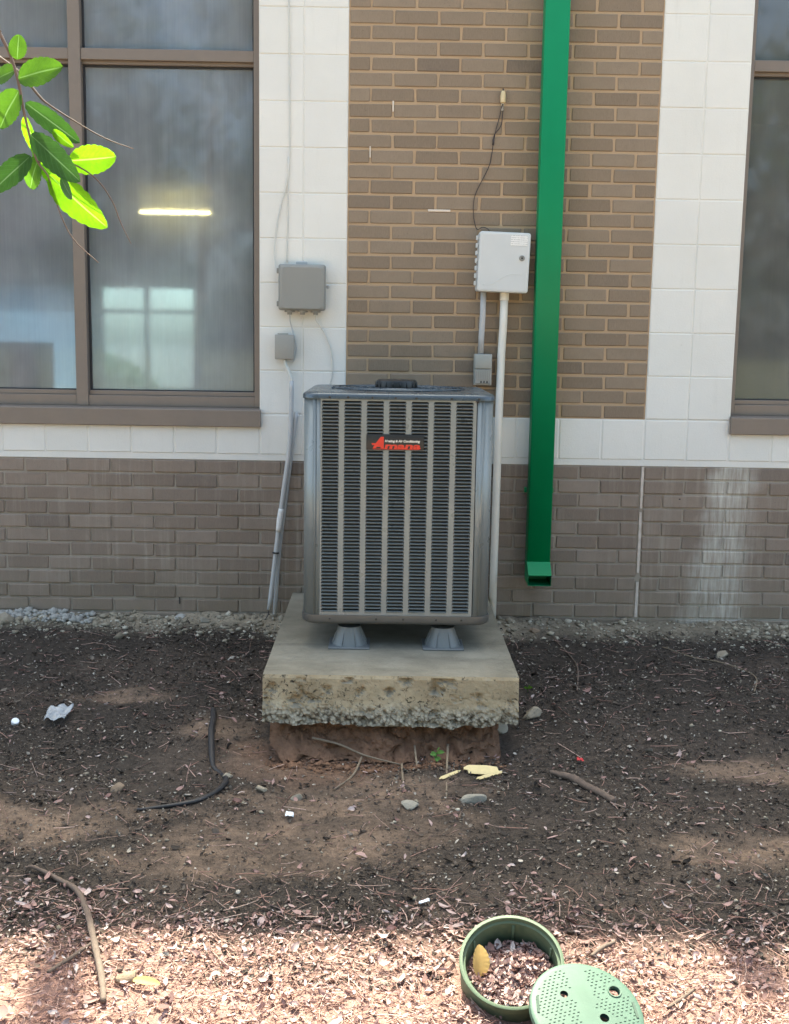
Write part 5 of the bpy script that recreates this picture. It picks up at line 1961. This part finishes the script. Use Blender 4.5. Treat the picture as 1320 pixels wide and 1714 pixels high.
leaf_obj('dead_leaf', (0.446, -2.742, -1.012), (0.450, -2.705, -0.945), 0.046, (0.3, -1, 0.3), 'deadleaf', None, 0.1, 0.6, 'curled yellow-brown leaf standing inside the valve box', 'leaf')
leaf_obj('dead_leaf', (-0.425, -2.765, gz(-0.42, -2.76) + 0.022), (-0.355, -2.775, gz(-0.35, -2.77) + 0.026), 0.026, (0, -0.3, 1), 'deadleaf', None, 0.1, 0.3, 'yellow dead leaf on sunlit litter beside the brown stone', 'leaf')
leaf_obj('dead_leaf', (0.770, -2.845, gz(0.79, -2.83) + 0.020), (0.825, -2.82, gz(0.82, -2.82) + 0.030), 0.036, (0, -0.4, 1), 'deadleaf_b', None, 0.1, 0.3, 'orange-brown dead leaf beyond the lid', 'leaf')
sd_ = empty('seedling', (0.392, -1.449, gz(0.392, -1.449)))
tag(sd_, 'tiny green seedling growing in front of the pad', 'seedling')
g0 = sd_.location.z
tube('stalk', [(0.392, -1.449, g0), (0.391, -1.452, g0 + 0.028), (0.393, -1.455, g0 + 0.048)], 0.0015, 'seed', sd_, 6)
for (dx, dy, dz, bz) in ((0.026, -0.012, 0.010, 0.046), (-0.022, -0.012, 0.006, 0.040), (0.004, -0.02, 0.026, 0.048), (-0.016, 0.006, 0.020, 0.030), (0.018, 0.008, 0.0, 0.024), (0.002, -0.024, -0.004, 0.03)):
    leaf_obj('leaf', (0.392, -1.453, g0 + bz), (0.392 + dx, -1.453 + dy, g0 + bz + dz), 0.017, (0, -0.7, 1), 'seed', sd_, 0.2, 0.2, n=5)
sd2 = empty('seedling', (0.788, -0.905, gz(0.788, -0.905)))
tag(sd2, 'tiny yellow-green sprout right of the concrete pad', 'seedling')
g1 = sd2.location.z
tube('stalk', [(0.788, -0.905, g1), (0.789, -0.908, g1 + 0.02)], 0.0013, 'seed', sd2, 6)
for (dx, dy, dz) in ((0.018, -0.008, 0.008), (-0.016, -0.008, 0.006), (0.002, -0.014, 0.018)):
    leaf_obj('leaf', (0.788, -0.908, g1 + 0.018), (0.788 + dx, -0.908 + dy, g1 + 0.018 + dz), 0.014, (0, -0.7, 1), 'leaf_l', sd2, 0.2, 0.2, n=5)

# ------------------------------------------------------------------ small tree whose branch hangs in at the top
tr = empty('small_tree', (-1.45, -4.05, gz(-1.45, -4.05)))
tag(tr, 'small leafy tree with one drooping green branch across the window corner', 'tree')
tz = tr.location.z
tube('trunk', [(-1.45, -4.05, tz - 0.05), (-1.43, -4.04, tz + 0.9), (-1.36, -4.00, tz + 1.9), (-1.30, -3.98, tz + 2.7), (-1.22, -3.95, tz + 3.5)], [0.055, 0.046, 0.038, 0.03, 0.016], 'bark', tr, 12, spline=5)
BY = -3.85
tube('limb', [(-1.33, -3.99, tz + 2.35), (-1.02, -3.93, tz + 2.55), (-0.70, -3.88, tz + 2.50), (-0.48, -3.86, 1.22), (-0.39, BY, 1.07), (-0.345, BY, 0.995), (-0.325, BY, 0.972)], [0.014, 0.011, 0.008, 0.006, 0.0042, 0.003, 0.0024], 'bark', tr, 8, spline=5)


def bp(u, v, y=BY):
    """branch points, measured on the plane y"""
    return (-0.325 + u * 0.000782 * (y + 5.4325) / 1.5825 * 1.0 - 0.01183 * v / 1000 * 0, y, 0.972 - (v - 55) * 0.000777)


tube('twig', [bp(-4, 50), bp(15, 90), bp(28, 135), bp(35, 180), bp(47, 235), bp(56, 265), bp(75, 292), bp(92, 350), bp(115, 395), bp(156, 433)], [0.0024, 0.0021, 0.002, 0.0018, 0.0016, 0.0014, 0.0012, 0.0009, 0.0008, 0.0006], 'stem', tr, 7, spline=5)
tube('twig', [bp(-30, 75, -3.80), bp(10, 105, -3.80), bp(40, 142, -3.80), bp(56, 157, -3.80), bp(100, 185, -3.80), bp(150, 213, -3.80), bp(200, 231, -3.80)], [0.002, 0.002, 0.0018, 0.0014, 0.001, 0.0009, 0.0006], 'stem', tr, 7, spline=4)
tube('twig', [bp(56, 265), bp(100, 262), bp(150, 287), bp(180, 325), bp(196, 365), bp(213, 400)], [0.0012, 0.0011, 0.001, 0.0009, 0.0008, 0.0005], 'stem', tr, 7, spline=4)
LV = [((27, 98), (31, 57), 30, (0.2, -1, 0.5), 'leaf', 0.05, 0.15),
      ((29, 129), (109, 113), 50, (0.1, -1, 0.25), 'leaf', 0.05, 0.15),
      ((23, 114), (-24, 128), 36, (-0.2, -1, 0.4), 'leaf', 0.05, 0.15),
      ((28, 148), (-14, 208), 52, (-0.3, -1, 0.1), 'leaf', 0.08, 0.20),
      ((37, 167), (120, 228), 34, (0.3, -1, -0.1), 'leaf_d', -0.10, 0.30),
      ((36, 188), (40, 256), 30, (-0.5, -1, -0.2), 'leaf_l', 0.1, 0.3),
      ((48, 222), (149, 306), 46, (0.1, -1, -0.35), 'leaf_d', -0.05, 0.15),
      ((108, 262), (185, 252), 50, (0.2, -1, -0.3), 'leaf_l', 0.15, 0.25),
      ((76, 286), (168, 376), 56, (-0.2, -1, -0.25), 'leaf_l', 0.12, 0.25),
      ((46, 256), (-16, 322), 40, (0.3, -0.9, 0.2), 'leaf_d', 0.05, 0.15),
      ((56, 258), (24, 306), 40, (-0.2, -1, 0.0), 'leaf', 0.10, 0.25),
      ((84, 213), (120, 242), 18, (0.3, -1, -0.5), 'leaf_l', 0.1, 0.4),
      ((60, 268), (92, 308), 30, (-0.1, -1, -0.3), 'leaf_l', 0.1, 0.2),
      ((98, 292), (136, 336), 20, (0.1, -1, -0.35), 'leaf_d', 0.0, 0.1),
      ((48, 215), (66, 290), 30, (0.4, -1, 0.2), 'leaf_l', 0.1, 0.25),
      ((8, 80), (-40, 60), 36, (0.1, -1, 0.4), 'leaf', 0.1, 0.2),
      ((-10, 40), (30, 5), 30, (0.1, -1, 0.6), 'leaf', 0.1, 0.2)]
for i, (b, t, w, up, mt, cu, fo) in enumerate(LV[:15]):
    dy = (0.0, -0.01, 0.008, 0.004, 0.012, 0.02, -0.022, 0.010, -0.004, -0.012, 0.016, -0.006, 0.022, -0.03, 0.014)[i]
    bb = Vector(bp(*b)) + Vector((0, dy * 0.3, 0))
    tt = Vector(bp(*t)) + Vector((0, dy * 2.2, 0))
    leaf_obj('leaf', bb, tt, w * 0.00078, up, mt, tr, cu, fo, wave=0.012)
# rest of the crown, above the picture
cr = []
for k in range(1500):
    a, r2 = random.uniform(0, 2 * math.pi), random.random() ** 0.5
    cr.append((-1.35 + 0.62 * r2 * math.cos(a), -4.05 + 0.6 * r2 * math.sin(a), tz + 2.6 + 1.3 * random.random() - 0.5 * r2))
kind(leaf_cards('crown', np.array(cr) - np.array(tr.location), 0.032, 'foliage', tr, 9), 'stuff')

# ------------------------------------------------------------------ trees across the lawn, seen mirrored in the panes
def big_tree(seed):
    r = random.Random(seed)
    e = empty('shade_tree', (0, 0, 0))
    tube('trunk', [(0, 0, -0.1), (0.1, 0, 2.0), (0.0, 0.15, 4.2), (0.1, 0.1, 6.5)], [0.26, 0.20, 0.15, 0.06], 'bark', e, 10, spline=4)
    pts = []
    for c in range(26):
        a, rr = r.uniform(0, 6.283), r.uniform(0.2, 2.6)
        cz = r.uniform(2.6, 8.2)
        rr *= 1 - 0.35 * abs(cz - 5) / 3.5
        cx_, cy_ = rr * math.cos(a), rr * math.sin(a)
        tube('limb', [(0.05, 0.1, max(1.8, cz - 1.4)), (cx_ * 0.5, cy_ * 0.5, cz - 0.5), (cx_, cy_, cz)], [0.06, 0.04, 0.015], 'bark', e, 6)
        for k in range(330):
            d = Vector((r.gauss(0, 1), r.gauss(0, 1), r.gauss(0, 0.75))) * 0.52
            pts.append((cx_ + d.x, cy_ + d.y, cz + d.z))
    kind(leaf_cards('crown', pts, 0.13, 'foliage', e, seed), 'stuff')
    return e


proto = big_tree(3)
spots = [(-6.5, -15.5, 0.2), (-1.2, -17.0, 1.3), (4.2, -16.0, 2.6), (9.0, -15.0, 4.0), (-11.5, -17.0, 5.2), (1.6, -21.5, 0.8), (13.5, -19, 1.9)]
for i, (x_, y_, a_) in enumerate(spots):
    if i == 0:
        o = proto
    else:
        o = proto.copy()
        COL.objects.link(o)
        for ch in proto.children:
            c_ = ch.copy()
            COL.objects.link(c_)
            c_.parent = o
            if 'kind' in ch:
                c_['kind'] = ch['kind']
    o.location = (x_, y_, gz(x_, y_))
    o.rotation_euler = (0, 0, a_)
    tag(o, 'tall shade tree across the lawn, mirrored in the window panes', 'tree', 'shade trees mirrored in the panes')
